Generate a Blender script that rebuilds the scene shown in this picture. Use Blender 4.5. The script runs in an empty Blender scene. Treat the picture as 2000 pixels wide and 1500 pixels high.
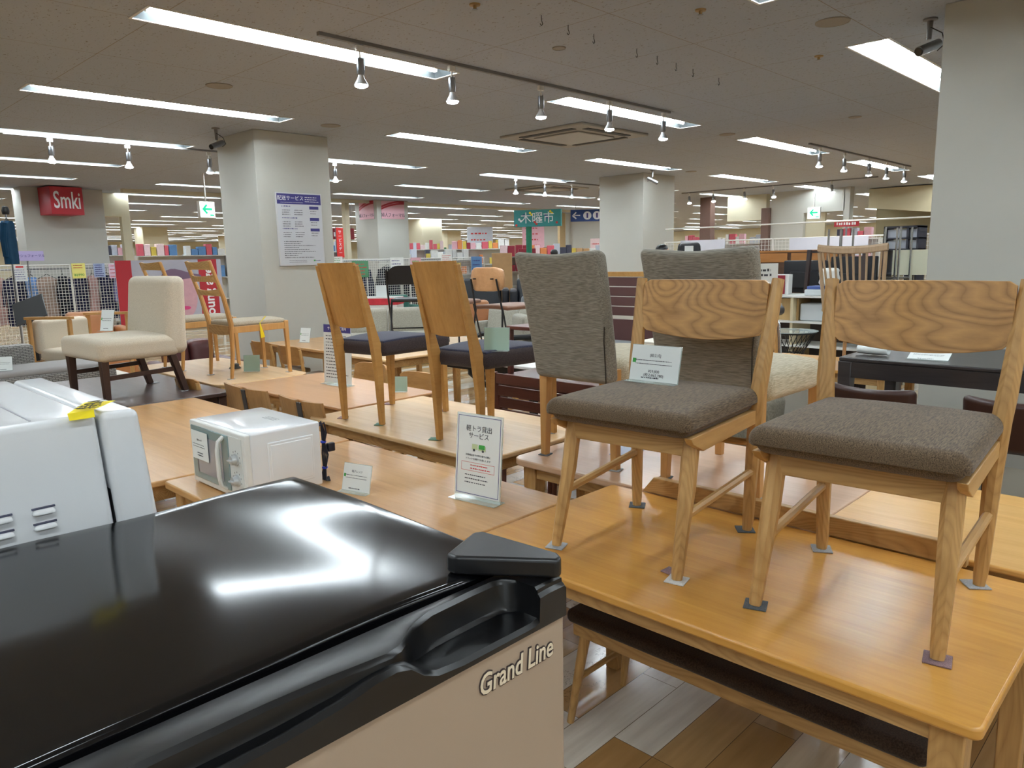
import bpy, bmesh, math, random
from mathutils import Vector, Matrix
random.seed(7)
S = bpy.context.scene
PI = math.pi

# ---------------------------------------------------------------- camera, world, exposure
cam_data = bpy.data.cameras.new('camera')
cam = bpy.data.objects.new('camera', cam_data)
S.collection.objects.link(cam)
cam_data.sensor_width = 36.0
cam_data.lens = 36.0 * 1459.5 / 2000.0
cam_data.clip_start = 0.05
cam_data.clip_end = 200
_W = [[0.6961232, -0.7176473, -0.0198718], [-0.1331738, -0.1018814, -0.9858422], [0.7054624, 0.6889140, -0.1664938]]
cam.matrix_world = Matrix(((_W[0][0], -_W[1][0], -_W[2][0], 0.0), (_W[0][1], -_W[1][1], -_W[2][1], 0.0),
                           (_W[0][2], -_W[1][2], -_W[2][2], 1.60), (0, 0, 0, 1)))
S.camera = cam
S.view_settings.view_transform = 'Standard'
S.view_settings.look = 'None'
S.view_settings.gamma = 1.0
S.view_settings.use_curve_mapping = False
S.view_settings.exposure = 0.64
TUBE = 40.0        # fluorescent tube brightness
BULB_W = 24.0      # watts of one track spot
world = bpy.data.worlds.new('world')
S.world = world
world.use_nodes = True
world.node_tree.nodes['Background'].inputs[0].default_value = (0.9, 0.95, 1.0, 1)
world.node_tree.nodes['Background'].inputs[1].default_value = 0.12
S.cycles.use_denoising = True
S.cycles.max_bounces = 7
S.cycles.diffuse_bounces = 4
S.cycles.glossy_bounces = 3
S.cycles.transparent_max_bounces = 12
S.cycles.caustics_reflective = False
S.cycles.caustics_refractive = False
S.cycles.sample_clamp_indirect = 6.0

CEIL = 3.10
COL = S.collection

# ---------------------------------------------------------------- helpers: colour and materials
def lin(c):
    return c / 12.92 if c <= 0.04045 else ((c + 0.055) / 1.055) ** 2.4
def rgb(*c):
    if len(c) == 1: c = c[0]
    return (lin(c[0] / 255.0), lin(c[1] / 255.0), lin(c[2] / 255.0), 1.0)

_mats = {}
def new_mat(name):
    m = bpy.data.materials.new(name); m.use_nodes = True
    nt = m.node_tree; b = nt.nodes['Principled BSDF']
    return m, nt, b
def nd(nt, t, **kw):
    n = nt.nodes.new(t)
    for k, v in kw.items(): setattr(n, k, v)
    return n
def plain(name, c, rough=0.5, metal=0.0, coat=0.0, spec=0.5, sheen=0.0, var=0.03):
    if name in _mats: return _mats[name]
    m, nt, b = new_mat(name)
    tc = nd(nt, 'ShaderNodeTexCoord'); no = nd(nt, 'ShaderNodeTexNoise'); no.inputs['Scale'].default_value = 9.0
    nt.links.new(tc.outputs['Object'], no.inputs['Vector'])
    mx = nd(nt, 'ShaderNodeMix', data_type='RGBA')
    col = rgb(c)
    mx.inputs[6].default_value = tuple(max(0, x * (1 - var)) for x in col[:3]) + (1,)
    mx.inputs[7].default_value = tuple(min(1, x * (1 + var)) for x in col[:3]) + (1,)
    nt.links.new(no.outputs['Fac'], mx.inputs[0]); nt.links.new(mx.outputs[2], b.inputs['Base Color'])
    b.inputs['Roughness'].default_value = rough; b.inputs['Metallic'].default_value = metal
    b.inputs['Coat Weight'].default_value = coat; b.inputs['Coat Roughness'].default_value = 0.1
    b.inputs['Specular IOR Level'].default_value = spec
    b.inputs['Sheen Weight'].default_value = sheen
    _mats[name] = m
    return m
def wood(name, c1, c2, axis='X', rough=0.38, scale=1.0, planks=0.0, plank_axis='Y', bump=0.04, figure=0.0, coat=0.0, pvar=0.12):
    """grain runs along the local axis; planks > 0 gives staves of that width across plank_axis"""
    if name in _mats: return _mats[name]
    m, nt, b = new_mat(name); L = nt.links.new
    tc = nd(nt, 'ShaderNodeTexCoord'); sep = nd(nt, 'ShaderNodeSeparateXYZ'); L(tc.outputs['Object'], sep.inputs[0])
    vec = tc.outputs['Object']
    wn = None
    if planks:
        dv = nd(nt, 'ShaderNodeMath', operation='DIVIDE'); L(sep.outputs[plank_axis], dv.inputs[0]); dv.inputs[1].default_value = planks
        fl = nd(nt, 'ShaderNodeMath', operation='FLOOR'); L(dv.outputs[0], fl.inputs[0])
        wn = nd(nt, 'ShaderNodeTexWhiteNoise', noise_dimensions='1D'); L(fl.outputs[0], wn.inputs['W'])
        ad = nd(nt, 'ShaderNodeVectorMath', operation='MULTIPLY_ADD'); L(wn.outputs['Color'], ad.inputs[0])
        ad.inputs[1].default_value = (9, 9, 9); L(tc.outputs['Object'], ad.inputs[2]); vec = ad.outputs[0]
    mp = nd(nt, 'ShaderNodeMapping'); L(vec, mp.inputs[0])
    sc = {'X': (1.2, 16, 16), 'Y': (16, 1.2, 16), 'Z': (16, 16, 1.2)}[axis]
    mp.inputs['Scale'].default_value = tuple(s * scale for s in sc)
    n1 = nd(nt, 'ShaderNodeTexNoise'); n1.inputs['Scale'].default_value = 1.0; n1.inputs['Detail'].default_value = 5; n1.inputs['Distortion'].default_value = 0.6
    L(mp.outputs[0], n1.inputs['Vector'])
    mp2 = nd(nt, 'ShaderNodeMapping'); L(vec, mp2.inputs[0])
    mp2.inputs['Scale'].default_value = tuple(s * scale * 6 for s in sc)
    n2 = nd(nt, 'ShaderNodeTexNoise'); n2.inputs['Scale'].default_value = 1.0; n2.inputs['Detail'].default_value = 2
    L(mp2.outputs[0], n2.inputs['Vector'])
    mxv = nd(nt, 'ShaderNodeMix', data_type='FLOAT'); mxv.inputs[0].default_value = 0.35
    L(n1.outputs['Fac'], mxv.inputs[2]); L(n2.outputs['Fac'], mxv.inputs[3])
    fac = mxv.outputs[0]
    if figure:
        mp3 = nd(nt, 'ShaderNodeMapping'); L(vec, mp3.inputs[0])
        mp3.inputs['Scale'].default_value = {'X': (1.6, 7, 7), 'Y': (7, 1.6, 7), 'Z': (7, 7, 1.6)}[axis]
        n3 = nd(nt, 'ShaderNodeTexNoise'); n3.inputs['Scale'].default_value = 0.9; n3.inputs['Detail'].default_value = 1.0
        L(mp3.outputs[0], n3.inputs['Vector'])
        mu = nd(nt, 'ShaderNodeMath', operation='MULTIPLY'); L(n3.outputs['Fac'], mu.inputs[0]); mu.inputs[1].default_value = 64.0
        fr = nd(nt, 'ShaderNodeMath', operation='PINGPONG'); L(mu.outputs[0], fr.inputs[0]); fr.inputs[1].default_value = 1.0
        pw = nd(nt, 'ShaderNodeMath', operation='POWER'); L(fr.outputs[0], pw.inputs[0]); pw.inputs[1].default_value = 0.55
        mx3 = nd(nt, 'ShaderNodeMix', data_type='FLOAT'); mx3.inputs[0].default_value = figure
        L(fac, mx3.inputs[2]); L(pw.outputs[0], mx3.inputs[3]); fac = mx3.outputs[0]
    cr = nd(nt, 'ShaderNodeValToRGB'); L(fac, cr.inputs[0])
    cr.color_ramp.elements[0].position = 0.3; cr.color_ramp.elements[0].color = rgb(c1)
    cr.color_ramp.elements[1].position = 0.72; cr.color_ramp.elements[1].color = rgb(c2)
    out = cr.outputs[0]
    if planks:
        hs = nd(nt, 'ShaderNodeHueSaturation'); L(out, hs.inputs['Color'])
        mr = nd(nt, 'ShaderNodeMapRange'); L(wn.outputs['Value'], mr.inputs[0])
        mr.inputs[3].default_value = 1 - pvar; mr.inputs[4].default_value = 1 + pvar
        L(mr.outputs[0], hs.inputs['Value']); out = hs.outputs[0]
    L(out, b.inputs['Base Color'])
    b.inputs['Roughness'].default_value = rough
    b.inputs['Coat Weight'].default_value = coat; b.inputs['Coat Roughness'].default_value = 0.22
    bp = nd(nt, 'ShaderNodeBump'); bp.inputs['Strength'].default_value = bump; bp.inputs['Distance'].default_value = 0.004
    L(n2.outputs['Fac'], bp.inputs['Height']); L(bp.outputs[0], b.inputs['Normal'])
    _mats[name] = m
    return m
def fabric(name, c1, c2, scale=160.0, stretch=(1, 1, 1), rough=0.9, bump=0.35, lo=0.35, hi=0.68):
    if name in _mats: return _mats[name]
    m, nt, b = new_mat(name); L = nt.links.new
    tc = nd(nt, 'ShaderNodeTexCoord'); mp = nd(nt, 'ShaderNodeMapping'); L(tc.outputs['Object'], mp.inputs[0])
    mp.inputs['Scale'].default_value = stretch
    n1 = nd(nt, 'ShaderNodeTexNoise'); n1.inputs['Scale'].default_value = scale; n1.inputs['Detail'].default_value = 3
    L(mp.outputs[0], n1.inputs['Vector'])
    cr = nd(nt, 'ShaderNodeValToRGB'); L(n1.outputs['Fac'], cr.inputs[0])
    cr.color_ramp.elements[0].position = lo; cr.color_ramp.elements[0].color = rgb(c1)
    cr.color_ramp.elements[1].position = hi; cr.color_ramp.elements[1].color = rgb(c2)
    L(cr.outputs[0], b.inputs['Base Color']); b.inputs['Roughness'].default_value = rough
    b.inputs['Specular IOR Level'].default_value = 0.2; b.inputs['Sheen Weight'].default_value = 0.15
    bp = nd(nt, 'ShaderNodeBump'); bp.inputs['Strength'].default_value = bump; bp.inputs['Distance'].default_value = 0.0015
    L(n1.outputs['Fac'], bp.inputs['Height']); L(bp.outputs[0], b.inputs['Normal'])
    _mats[name] = m
    return m
def glow(name, c, strength):
    if name in _mats: return _mats[name]
    m, nt, b = new_mat(name)
    b.inputs['Base Color'].default_value = rgb(c)
    b.inputs['Emission Color'].default_value = rgb(c); b.inputs['Emission Strength'].default_value = strength
    _mats[name] = m
    return m
def acrylic(name='clear acrylic', c=(225, 240, 236), alpha=0.35):
    if name in _mats: return _mats[name]
    m, nt, b = new_mat(name)
    b.inputs['Base Color'].default_value = rgb(c); b.inputs['Roughness'].default_value = 0.06
    b.inputs['Alpha'].default_value = alpha
    _mats[name] = m
    return m

# ---------------------------------------------------------------- helpers: meshes and objects
class MB:
    def __init__(self): self.v = []; self.f = []
    def add(self, vs, fs, mat=None):
        o = len(self.v)
        self.v += [tuple(mat @ Vector(p)) if mat else tuple(p) for p in vs]
        self.f += [tuple(i + o for i in f) for f in fs]
        return self
    def box(self, x0, y0, z0, x1, y1, z1, mat=None):
        vs = [(x0, y0, z0), (x1, y0, z0), (x1, y1, z0), (x0, y1, z0), (x0, y0, z1), (x1, y0, z1), (x1, y1, z1), (x0, y1, z1)]
        return self.add(vs, [(3, 2, 1, 0), (4, 5, 6, 7), (0, 1, 5, 4), (1, 2, 6, 5), (2, 3, 7, 6), (3, 0, 4, 7)], mat)
    def cbox(self, c, s, mat=None):
        return self.box(c[0] - s[0] / 2, c[1] - s[1] / 2, c[2] - s[2] / 2, c[0] + s[0] / 2, c[1] + s[1] / 2, c[2] + s[2] / 2, mat)
    def prism(self, poly, z0, z1, mat=None):
        n = len(poly)
        vs = [(p[0], p[1], z0) for p in poly] + [(p[0], p[1], z1) for p in poly]
        fs = [tuple(range(n - 1, -1, -1)), tuple(range(n, 2 * n))] + [(i, (i + 1) % n, n + (i + 1) % n, n + i) for i in range(n)]
        return self.add(vs, fs, mat)
    def loft(self, rings, cap=True, closed=True):
        o = len(self.v); n = len(rings[0])
        for r in rings: self.v += [tuple(p) for p in r]
        for k in range(len(rings) - 1):
            for i in range(n if closed else n - 1):
                a = o + k * n + i; b_ = o + k * n + (i + 1) % n
                self.f.append((a, b_, b_ + n, a + n))
        if cap and closed:
            self.f.append(tuple(o + i for i in range(n - 1, -1, -1)))
            self.f.append(tuple(o + (len(rings) - 1) * n + i for i in range(n)))
        return self
    def tube(self, pts, r, n=8, cap=True):
        pts = [Vector(p) for p in pts]
        rs = r if isinstance(r, (list, tuple)) else [r] * len(pts)
        rings = []; up = None
        for i, p in enumerate(pts):
            d = (pts[min(i + 1, len(pts) - 1)] - pts[max(i - 1, 0)]).normalized()
            if up is None:
                up = Vector((0, 0, 1)) if abs(d.z) < 0.9 else Vector((1, 0, 0))
            a = d.cross(up).normalized(); up = a.cross(d).normalized()
            rings.append([p + (a * math.cos(2 * PI * (k + .5) / n) + up * math.sin(2 * PI * (k + .5) / n)) * rs[i] for k in range(n)])
        return self.loft(rings, cap)
    def bar(self, p0, p1, s0, s1=None):
        """square section bar, s = (width across, width other)"""
        s1 = s1 or s0
        p0 = Vector(p0); p1 = Vector(p1); d = (p1 - p0).normalized()
        u = Vector((0, 1, 0)) if abs(d.y) < 0.9 else Vector((1, 0, 0))
        a = d.cross(u).normalized(); b_ = a.cross(d).normalized()
        rings = []
        for p, s in ((p0, s0), (p1, s1)):
            rings.append([p + a * (sx * s[0] / 2) + b_ * (sy * s[1] / 2) for sx, sy in ((-1, -1), (1, -1), (1, 1), (-1, 1))])
        return self.loft(rings)
    def lathe(self, prof, n=20, center=(0, 0, 0), mat=None):
        rings = [[(center[0] + r * math.cos(2 * PI * k / n), center[1] + r * math.sin(2 * PI * k / n), center[2] + z) for k in range(n)] for r, z in prof]
        o = len(self.v); self.loft(rings)
        if mat:
            for i in range(o, len(self.v)): self.v[i] = tuple(mat @ Vector(self.v[i]))
        return self
    def rbox(self, x0, y0, z0, x1, y1, z1, r, k=3, extra=4, fn=None):
        c = ((x0 + x1) / 2, (y0 + y1) / 2, (z0 + z1) / 2); h = (abs(x1 - x0) / 2, abs(y1 - y0) / 2, abs(z1 - z0) / 2)
        r = min(r, *[q * 0.999 for q in h])
        def axis(hh):
            a = [-(hh - r) - r * math.tan(PI / 4 * i / k) for i in range(k, 0, -1)]
            m_ = hh - r
            mid = [-m_ + 2 * m_ * i / extra for i in range(extra + 1)] if m_ > 1e-5 else [0.0]
            return a + mid + [-q for q in reversed(a)]
        ax = [axis(q) for q in h]
        idx = {}
        def vid(p):
            key = tuple(round(q, 6) for q in p)
            if key not in idx:
                cl = [max(-(h[i] - r), min(h[i] - r, p[i])) for i in range(3)]
                dv = Vector([p[i] - cl[i] for i in range(3)])
                if dv.length > 1e-9: dv = dv.normalized() * r
                q = Vector((c[0] + cl[0] + dv.x, c[1] + cl[1] + dv.y, c[2] + cl[2] + dv.z))
                if fn: q = Vector(fn(q))
                idx[key] = len(self.v); self.v.append(tuple(q))
            return idx[key]
        for d in range(3):
            u, w = [(1, 2), (2, 0), (0, 1)][d]
            for sgn in (-1, 1):
                for i in range(len(ax[u]) - 1):
                    for j in range(len(ax[w]) - 1):
                        q = []
                        for (a, b_) in ((i, j), (i + 1, j), (i + 1, j + 1), (i, j + 1)):
                            p = [0, 0, 0]; p[d] = sgn * (h[d]); p[u] = ax[u][a]; p[w] = ax[w][b_]
                            q.append(vid(p))
                        if len(set(q)) < 3: continue
                        self.f.append(tuple(q) if sgn > 0 else tuple(reversed(q)))
        return self
    def build(self, name, mat, parent=None, smooth=True, bevel=0.0, seg=2, loc=None, rot=None):
        me = bpy.data.meshes.new(name)
        me.from_pydata(self.v, [], self.f); me.validate(); me.update()
        if mat: me.materials.append(mat)
        o = bpy.data.objects.new(name, me); COL.objects.link(o)
        if smooth:
            me.polygons.foreach_set('use_smooth', [True] * len(me.polygons))
            try: me.set_sharp_from_angle(angle=math.radians(38))
            except Exception: pass
        if bevel:
            md = o.modifiers.new('bevel', 'BEVEL'); md.width = bevel; md.segments = seg; md.limit_method = 'ANGLE'; md.angle_limit = math.radians(35)
            md.harden_normals = False
        if parent: o.parent = parent
        if loc: o.location = loc
        if rot: o.rotation_euler = rot
        return o

def tag(o, label, cat, group=None):
    o['label'] = label; o['category'] = cat
    if group: o['group'] = group
    return o
def thing(name, label, cat, loc=(0, 0, 0), rz=0.0, group=None):
    o = bpy.data.objects.new(name, None); COL.objects.link(o)
    o.empty_display_size = 0.1
    o.location = loc; o.rotation_euler = (0, 0, math.radians(rz))
    return tag(o, label, cat, group)
def structure(o):
    o['kind'] = 'structure'; return o
_kids = {}
def dup(root, loc, rz, label, group=None):
    def kids(o): return [c for c in bpy.data.objects if c.parent == o]
    r = root.copy(); COL.objects.link(r); r.location = loc; r.rotation_euler = (0, 0, math.radians(rz)); r['label'] = label
    if group: r['group'] = group
    for ch in kids(root):
        c = ch.copy(); COL.objects.link(c); c.parent = r
        for g in kids(ch):
            d = g.copy(); COL.objects.link(d); d.parent = c
    return r
def text(body, size, mat, parent, loc, rot=(PI / 2, 0, 0), name='lettering', extrude=0.0004, align='CENTER', offset=0.0, sx=1.0, bold=0.0, shear=0.0):
    cu = bpy.data.curves.new(name, 'FONT'); cu.body = body; cu.size = size; cu.extrude = extrude
    cu.align_x = align; cu.align_y = 'CENTER'; cu.offset = bold; cu.shear = shear; cu.resolution_u = 3
    o = bpy.data.objects.new(name, cu); COL.objects.link(o)
    dg = bpy.context.evaluated_depsgraph_get()
    me = bpy.data.meshes.new_from_object(o.evaluated_get(dg))
    bpy.data.objects.remove(o); bpy.data.curves.remove(cu)
    me.materials.clear(); me.materials.append(mat)
    o = bpy.data.objects.new(name, me); COL.objects.link(o)
    if parent: o.parent = parent
    o.location = loc; o.rotation_euler = rot; o.scale = (sx, 1, 1)
    return o

# ---------------------------------------------------------------- materials
OAK_TOP = wood('oak table top', (198, 138, 58), (220, 164, 80), 'Y', rough=0.34, planks=0.10, plank_axis='X', coat=0.25, pvar=0.05)
OAK_TOP2 = wood('red oak table top', (192, 142, 88), (214, 168, 112), 'Y', rough=0.33, planks=0.13, plank_axis='X', coat=0.25, pvar=0.06)
PALE_TOP = wood('pale oak table top', (206, 166, 116), (226, 192, 146), 'Y', rough=0.36, planks=0.12, plank_axis='X', coat=0.2, pvar=0.07)
PINK_TOP = wood('pinkish alder table top', (205, 164, 130), (222, 184, 152), 'Y', rough=0.3, planks=0.2, plank_axis='X', coat=0.3, pvar=0.04)
YEL_TOP = wood('yellow ash table top', (214, 160, 84), (232, 184, 112), 'Y', rough=0.32, planks=0.12, plank_axis='X', coat=0.3, pvar=0.04)
DARK_TOP = wood('dark walnut table top', (62, 46, 42), (84, 66, 62), 'Y', rough=0.3, planks=0.1, plank_axis='X', coat=0.2, pvar=0.12)
OAK_Z = wood('oak leg', (160, 118, 66), (204, 162, 104), 'Z', rough=0.42, bump=0.06, figure=0.2)
OAK_X = wood('oak rail along', (170, 128, 74), (204, 162, 104), 'X', rough=0.42, bump=0.06)
OAK_Y = wood('oak rail across', (156, 116, 66), (204, 164, 108), 'Y', rough=0.42, bump=0.06, figure=0.2)
OAK_BACK = wood('oak backrest figure', (142, 100, 54), (200, 152, 92), 'Y', rough=0.36, bump=0.05, figure=0.3)
GOLD_Z = wood('golden oak', (170, 122, 62), (198, 150, 88), 'Z', rough=0.4, planks=0.083, plank_axis='Y', pvar=0.09)
GOLD_X = wood('golden oak edge', (168, 120, 62), (192, 146, 84), 'X', rough=0.4)
ALDER = wood('alder frame', (184, 134, 76), (208, 160, 100), 'Z', rough=0.42)
WALNUT = wood('dark walnut leg', (52, 34, 28), (74, 50, 40), 'Z', rough=0.4)
REDWOOD = wood('red mahogany', (70, 34, 28), (96, 50, 42), 'Y', rough=0.35, coat=0.2)
BLACKW = wood('black stained oak', (38, 34, 34), (58, 53, 54), 'Y', rough=0.35, coat=0.15)
BEECH = wood('beech chair wood', (186, 156, 124), (210, 182, 150), 'Z', rough=0.45)
PLYW = wood('bent plywood', (168, 124, 84), (190, 146, 104), 'X', rough=0.35, planks=0.12, plank_axis='Z', pvar=0.05)
F_BROWN = fabric('brown woven seat', (56, 43, 31), (124, 104, 80), 430, (0.10, 1, 1), lo=0.28, hi=0.76)
F_GREY = fabric('grey heathered linen', (110, 105, 94), (158, 152, 140), 300, (1, 0.07, 1), lo=0.3, hi=0.72)
F_BEIGE = fabric('beige heathered linen', (158, 146, 122), (200, 190, 166), 300, (0.08, 1, 1), lo=0.3, hi=0.7)
F_CREAM = fabric('cream upholstery', (196, 184, 164), (214, 203, 184), 200, bump=0.2)
F_NAVY = fabric('navy tweed', (44, 46, 64), (66, 66, 84), 300)
F_NAVYB = fabric('brown navy tweed', (46, 38, 40), (70, 58, 56), 300)
F_KHAKI = fabric('greige seat', (150, 138, 118), (178, 166, 146), 200)
F_SOFA = fabric('greige sofa', (150, 146, 134), (176, 172, 158), 90)
F_SOFAG = fabric('cool grey sofa', (100, 104, 108), (128, 132, 136), 90)
F_GREEN = fabric('teal green sofa', (44, 92, 82), (64, 116, 102), 90)
L_BROWN = plain('dark brown leather', (58, 34, 28), 0.38, var=0.12)
L_TAN = plain('tan leather', (168, 112, 68), 0.42, var=0.1)
L_BLACK = plain('black leather', (26, 30, 38), 0.35, var=0.1)
L_BURG = plain('burgundy leather', (84, 44, 42), 0.3, var=0.15)
WHITE_P = plain('white plaster', (190, 189, 181), 0.85, var=0.015)
CREAM_P = plain('cream plaster', (212, 204, 178), 0.85, var=0.02)
WHITE = plain('white enamel', (226, 228, 230), 0.22, coat=0.5)
WHITE_S = plain('white satin plastic', (222, 222, 218), 0.35)
WHITE_M = plain('white metal', (222, 220, 214), 0.4)
PAPER = plain('white card', (226, 230, 228), 0.6, spec=0.2, var=0.01)
TEALCARD = plain('pale green card back', (160, 186, 170), 0.5, var=0.02)
INK = plain('dark ink', (56, 58, 66), 0.7)
INK_G = plain('green ink', (60, 158, 70), 0.7)
INK_R = plain('red ink', (206, 66, 66), 0.7)
INK_B = plain('navy ink', (62, 58, 128), 0.6)
INK_W = plain('white ink', (236, 236, 240), 0.6)
RED = plain('red sign', (178, 42, 54), 0.45)
RED2 = plain('bright red', (222, 52, 46), 0.5)
YELLOW = plain('yellow tag', (238, 214, 20), 0.5)
ORANGE = plain('orange sign', (244, 170, 40), 0.5)
CHROME = plain('chrome', (200, 202, 206), 0.18, metal=1.0)
STEEL = plain('brushed steel', (150, 152, 156), 0.35, metal=1.0)
GREYM = plain('grey painted metal', (120, 118, 118), 0.45)
BLACKM = plain('black metal', (22, 22, 24), 0.4)
BLACKP = plain('black glossy plastic', (14, 15, 18), 0.16, coat=0.4)
BLACKS = plain('black satin plastic', (24, 25, 29), 0.42)
RUBBER = plain('black cable rubber', (20, 22, 40), 0.5)
FELT_L = fabric('light grey felt', (150, 152, 156), (176, 178, 180), 420)
FELT_D = fabric('dark grey felt', (72, 76, 80), (98, 102, 104), 420)
FELT_P = fabric('mauve felt', (122, 96, 100), (150, 122, 124), 420)
FELT_G = fabric('green felt', (84, 124, 106), (108, 148, 128), 420)
FELT_W = fabric('white felt', (196, 194, 190), (216, 214, 210), 420)
ACR = acrylic()
TUBEM = glow('fluorescent tube', (238, 249, 255), TUBE)
BULBM = glow('spot bulb face', (250, 252, 255), 45.0)
# ---------------------------------------------------------------- floor
def floor_mat():
    m, nt, b = new_mat('wood effect floor tiles'); L = nt.links.new
    tc = nd(nt, 'ShaderNodeTexCoord')
    br = nd(nt, 'ShaderNodeTexBrick'); L(tc.outputs['Object'], br.inputs['Vector'])
    br.offset = 0.37; br.offset_frequency = 3
    br.inputs['Scale'].default_value = 1.0; br.inputs['Brick Width'].default_value = 0.62; br.inputs['Row Height'].default_value = 0.152
    br.inputs['Mortar Size'].default_value = 0.0012; br.inputs['Color1'].default_value = (0, 0, 0, 1); br.inputs['Color2'].default_value = (1, 1, 1, 1)
    br.inputs['Mortar'].default_value = (0.5, 0.5, 0.5, 1); br.inputs['Bias'].default_value = 0.0
    cr = nd(nt, 'ShaderNodeValToRGB'); L(br.outputs['Color'], cr.inputs[0]); cr.color_ramp.interpolation = 'CONSTANT'
    e = cr.color_ramp.elements
    e[0].position = 0.0; e[0].color = rgb(172, 132, 82)
    e[1].position = 0.25; e[1].color = rgb(186, 148, 98)
    for p, c in ((0.5, (210, 190, 160)), (0.58, (182, 148, 104)), (0.72, (218, 210, 196)), (0.9, (198, 170, 130))):
        q = e.new(p); q.color = rgb(c)
    mp = nd(nt, 'ShaderNodeMapping'); L(tc.outputs['Object'], mp.inputs[0]); mp.inputs['Scale'].default_value = (3, 30, 1)
    n = nd(nt, 'ShaderNodeTexNoise'); n.inputs['Scale'].default_value = 1; n.inputs['Detail'].default_value = 5; L(mp.outputs[0], n.inputs['Vector'])
    mx = nd(nt, 'ShaderNodeMix', data_type='RGBA', blend_type='MULTIPLY'); mx.inputs[0].default_value = 0.5
    cr2 = nd(nt, 'ShaderNodeValToRGB'); L(n.outputs['Fac'], cr2.inputs[0])
    cr2.color_ramp.elements[0].position = 0.25; cr2.color_ramp.elements[0].color = (0.55, 0.5, 0.45, 1)
    cr2.color_ramp.elements[1].position = 0.7; cr2.color_ramp.elements[1].color = (1, 1, 1, 1)
    L(cr.outputs[0], mx.inputs[6]); L(cr2.outputs[0], mx.inputs[7])
    # dark cracks worn into the joints
    n2 = nd(nt, 'ShaderNodeTexNoise'); n2.inputs['Scale'].default_value = 1.7; n2.inputs['Detail'].default_value = 9; n2.inputs['Roughness'].default_value = 0.7; L(tc.outputs['Object'], n2.inputs['Vector'])
    a = nd(nt, 'ShaderNodeMath', operation='SUBTRACT'); L(n2.outputs['Fac'], a.inputs[0]); a.inputs[1].default_value = 0.5
    a2 = nd(nt, 'ShaderNodeMath', operation='ABSOLUTE'); L(a.outputs[0], a2.inputs[0])
    a3 = nd(nt, 'ShaderNodeMath', operation='LESS_THAN'); L(a2.outputs[0], a3.inputs[0]); a3.inputs[1].default_value = 0.0016
    mx2 = nd(nt, 'ShaderNodeMix', data_type='RGBA'); nm = nd(nt, 'ShaderNodeTexNoise'); nm.inputs['Scale'].default_value = 0.9; L(tc.outputs['Object'], nm.inputs['Vector']); ng = nd(nt, 'ShaderNodeMath', operation='GREATER_THAN'); L(nm.outputs['Fac'], ng.inputs[0]); ng.inputs[1].default_value = 0.56; mm = nd(nt, 'ShaderNodeMath', operation='MULTIPLY'); L(ng.outputs[0], mm.inputs[0]); L(a3.outputs[0], mm.inputs[1]); L(mm.outputs[0], mx2.inputs[0]); L(mx.outputs[2], mx2.inputs[6]); mx2.inputs[7].default_value = rgb(70, 56, 40)
    mo = nd(nt, 'ShaderNodeMix', data_type='RGBA'); L(br.outputs['Fac'], mo.inputs[0]); L(mx2.outputs[2], mo.inputs[6]); mo.inputs[7].default_value = rgb(96, 76, 54)
    L(mo.outputs[2], b.inputs['Base Color']); b.inputs['Roughness'].default_value = 0.16
    return m
X0, X1, Y0, Y1 = -9.0, 44.0, -9.0, 52.0
fl = structure(MB().box(X0, Y0, -0.1, X1, Y1, 0).build('floor', floor_mat(), smooth=False))

# ---------------------------------------------------------------- ceiling
def ceil_mat():
    m, nt, b = new_mat('fissured acoustic ceiling tile'); L = nt.links.new
    tc = nd(nt, 'ShaderNodeTexCoord')
    v = nd(nt, 'ShaderNodeTexNoise'); v.inputs['Scale'].default_value = 75; v.inputs['Detail'].default_value = 2
    mp = nd(nt, 'ShaderNodeMapping'); L(tc.outputs['Object'], mp.inputs[0]); mp.inputs['Scale'].default_value = (1, 0.55, 1); L(mp.outputs[0], v.inputs['Vector'])
    cr = nd(nt, 'ShaderNodeValToRGB'); L(v.outputs['Fac'], cr.inputs[0])
    cr.color_ramp.elements[0].position = 0.29; cr.color_ramp.elements[0].color = rgb(140, 134, 126)
    cr.color_ramp.elements[1].position = 0.36; cr.color_ramp.elements[1].color = rgb(174, 180, 190)
    br = nd(nt, 'ShaderNodeTexBrick'); L(tc.outputs['Object'], br.inputs['Vector']); br.offset = 0
    br.inputs['Scale'].default_value = 1; br.inputs['Brick Width'].default_value = 1.01; br.inputs['Row Height'].default_value = 1.01
    br.inputs['Mortar Size'].default_value = 0.003; br.inputs['Mortar Smooth'].default_value = 0
    mx = nd(nt, 'ShaderNodeMix', data_type='RGBA'); L(br.outputs['Fac'], mx.inputs[0]); L(cr.outputs[0], mx.inputs[6]); mx.inputs[7].default_value = rgb(150, 140, 128)
    L(mx.outputs[2], b.inputs['Base Color']); b.inputs['Roughness'].default_value = 0.95; b.inputs['Specular IOR Level'].default_value = 0.1
    return m
rows = [-0.4, 2.15, 4.92, 7.53, 9.98, 12.45, 14.75] + [14.75 + 2.45 * j for j in range(1, 15)] + [-2.9, -5.4, -7.8]  # last rows are unseen, added behind the camera for extra light
def vis(x, y, lo=-260, hi=2260):
    z = x * _W[2][0] + y * _W[2][1] - (CEIL - 1.6) * 0.1665
    if z < 0.3: return False
    u = 1000 + 1459.5 * (x * _W[0][0] + y * _W[0][1]) / z
    return lo < u < hi
FIX = []
for j, yy in enumerate(rows):
    for k in range(-3, 11):
        xc = (3.36 if j == 1 else 3.12) + 3.84 * k
        if xc > 42 or xc < X0 + 1.4: continue
        near = (abs(xc) < 8.5 and abs(yy) < 8.5)
        if not (vis(xc - 1.2, yy) or vis(xc + 1.2, yy) or near): continue
        if (xc - 1.2 < 5.0 and xc + 1.2 > 4.3 and 8.0 < yy < 9.3): continue
        FIX.append((j, k, xc, yy))
cm = MB(); yprev = Y0
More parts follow.
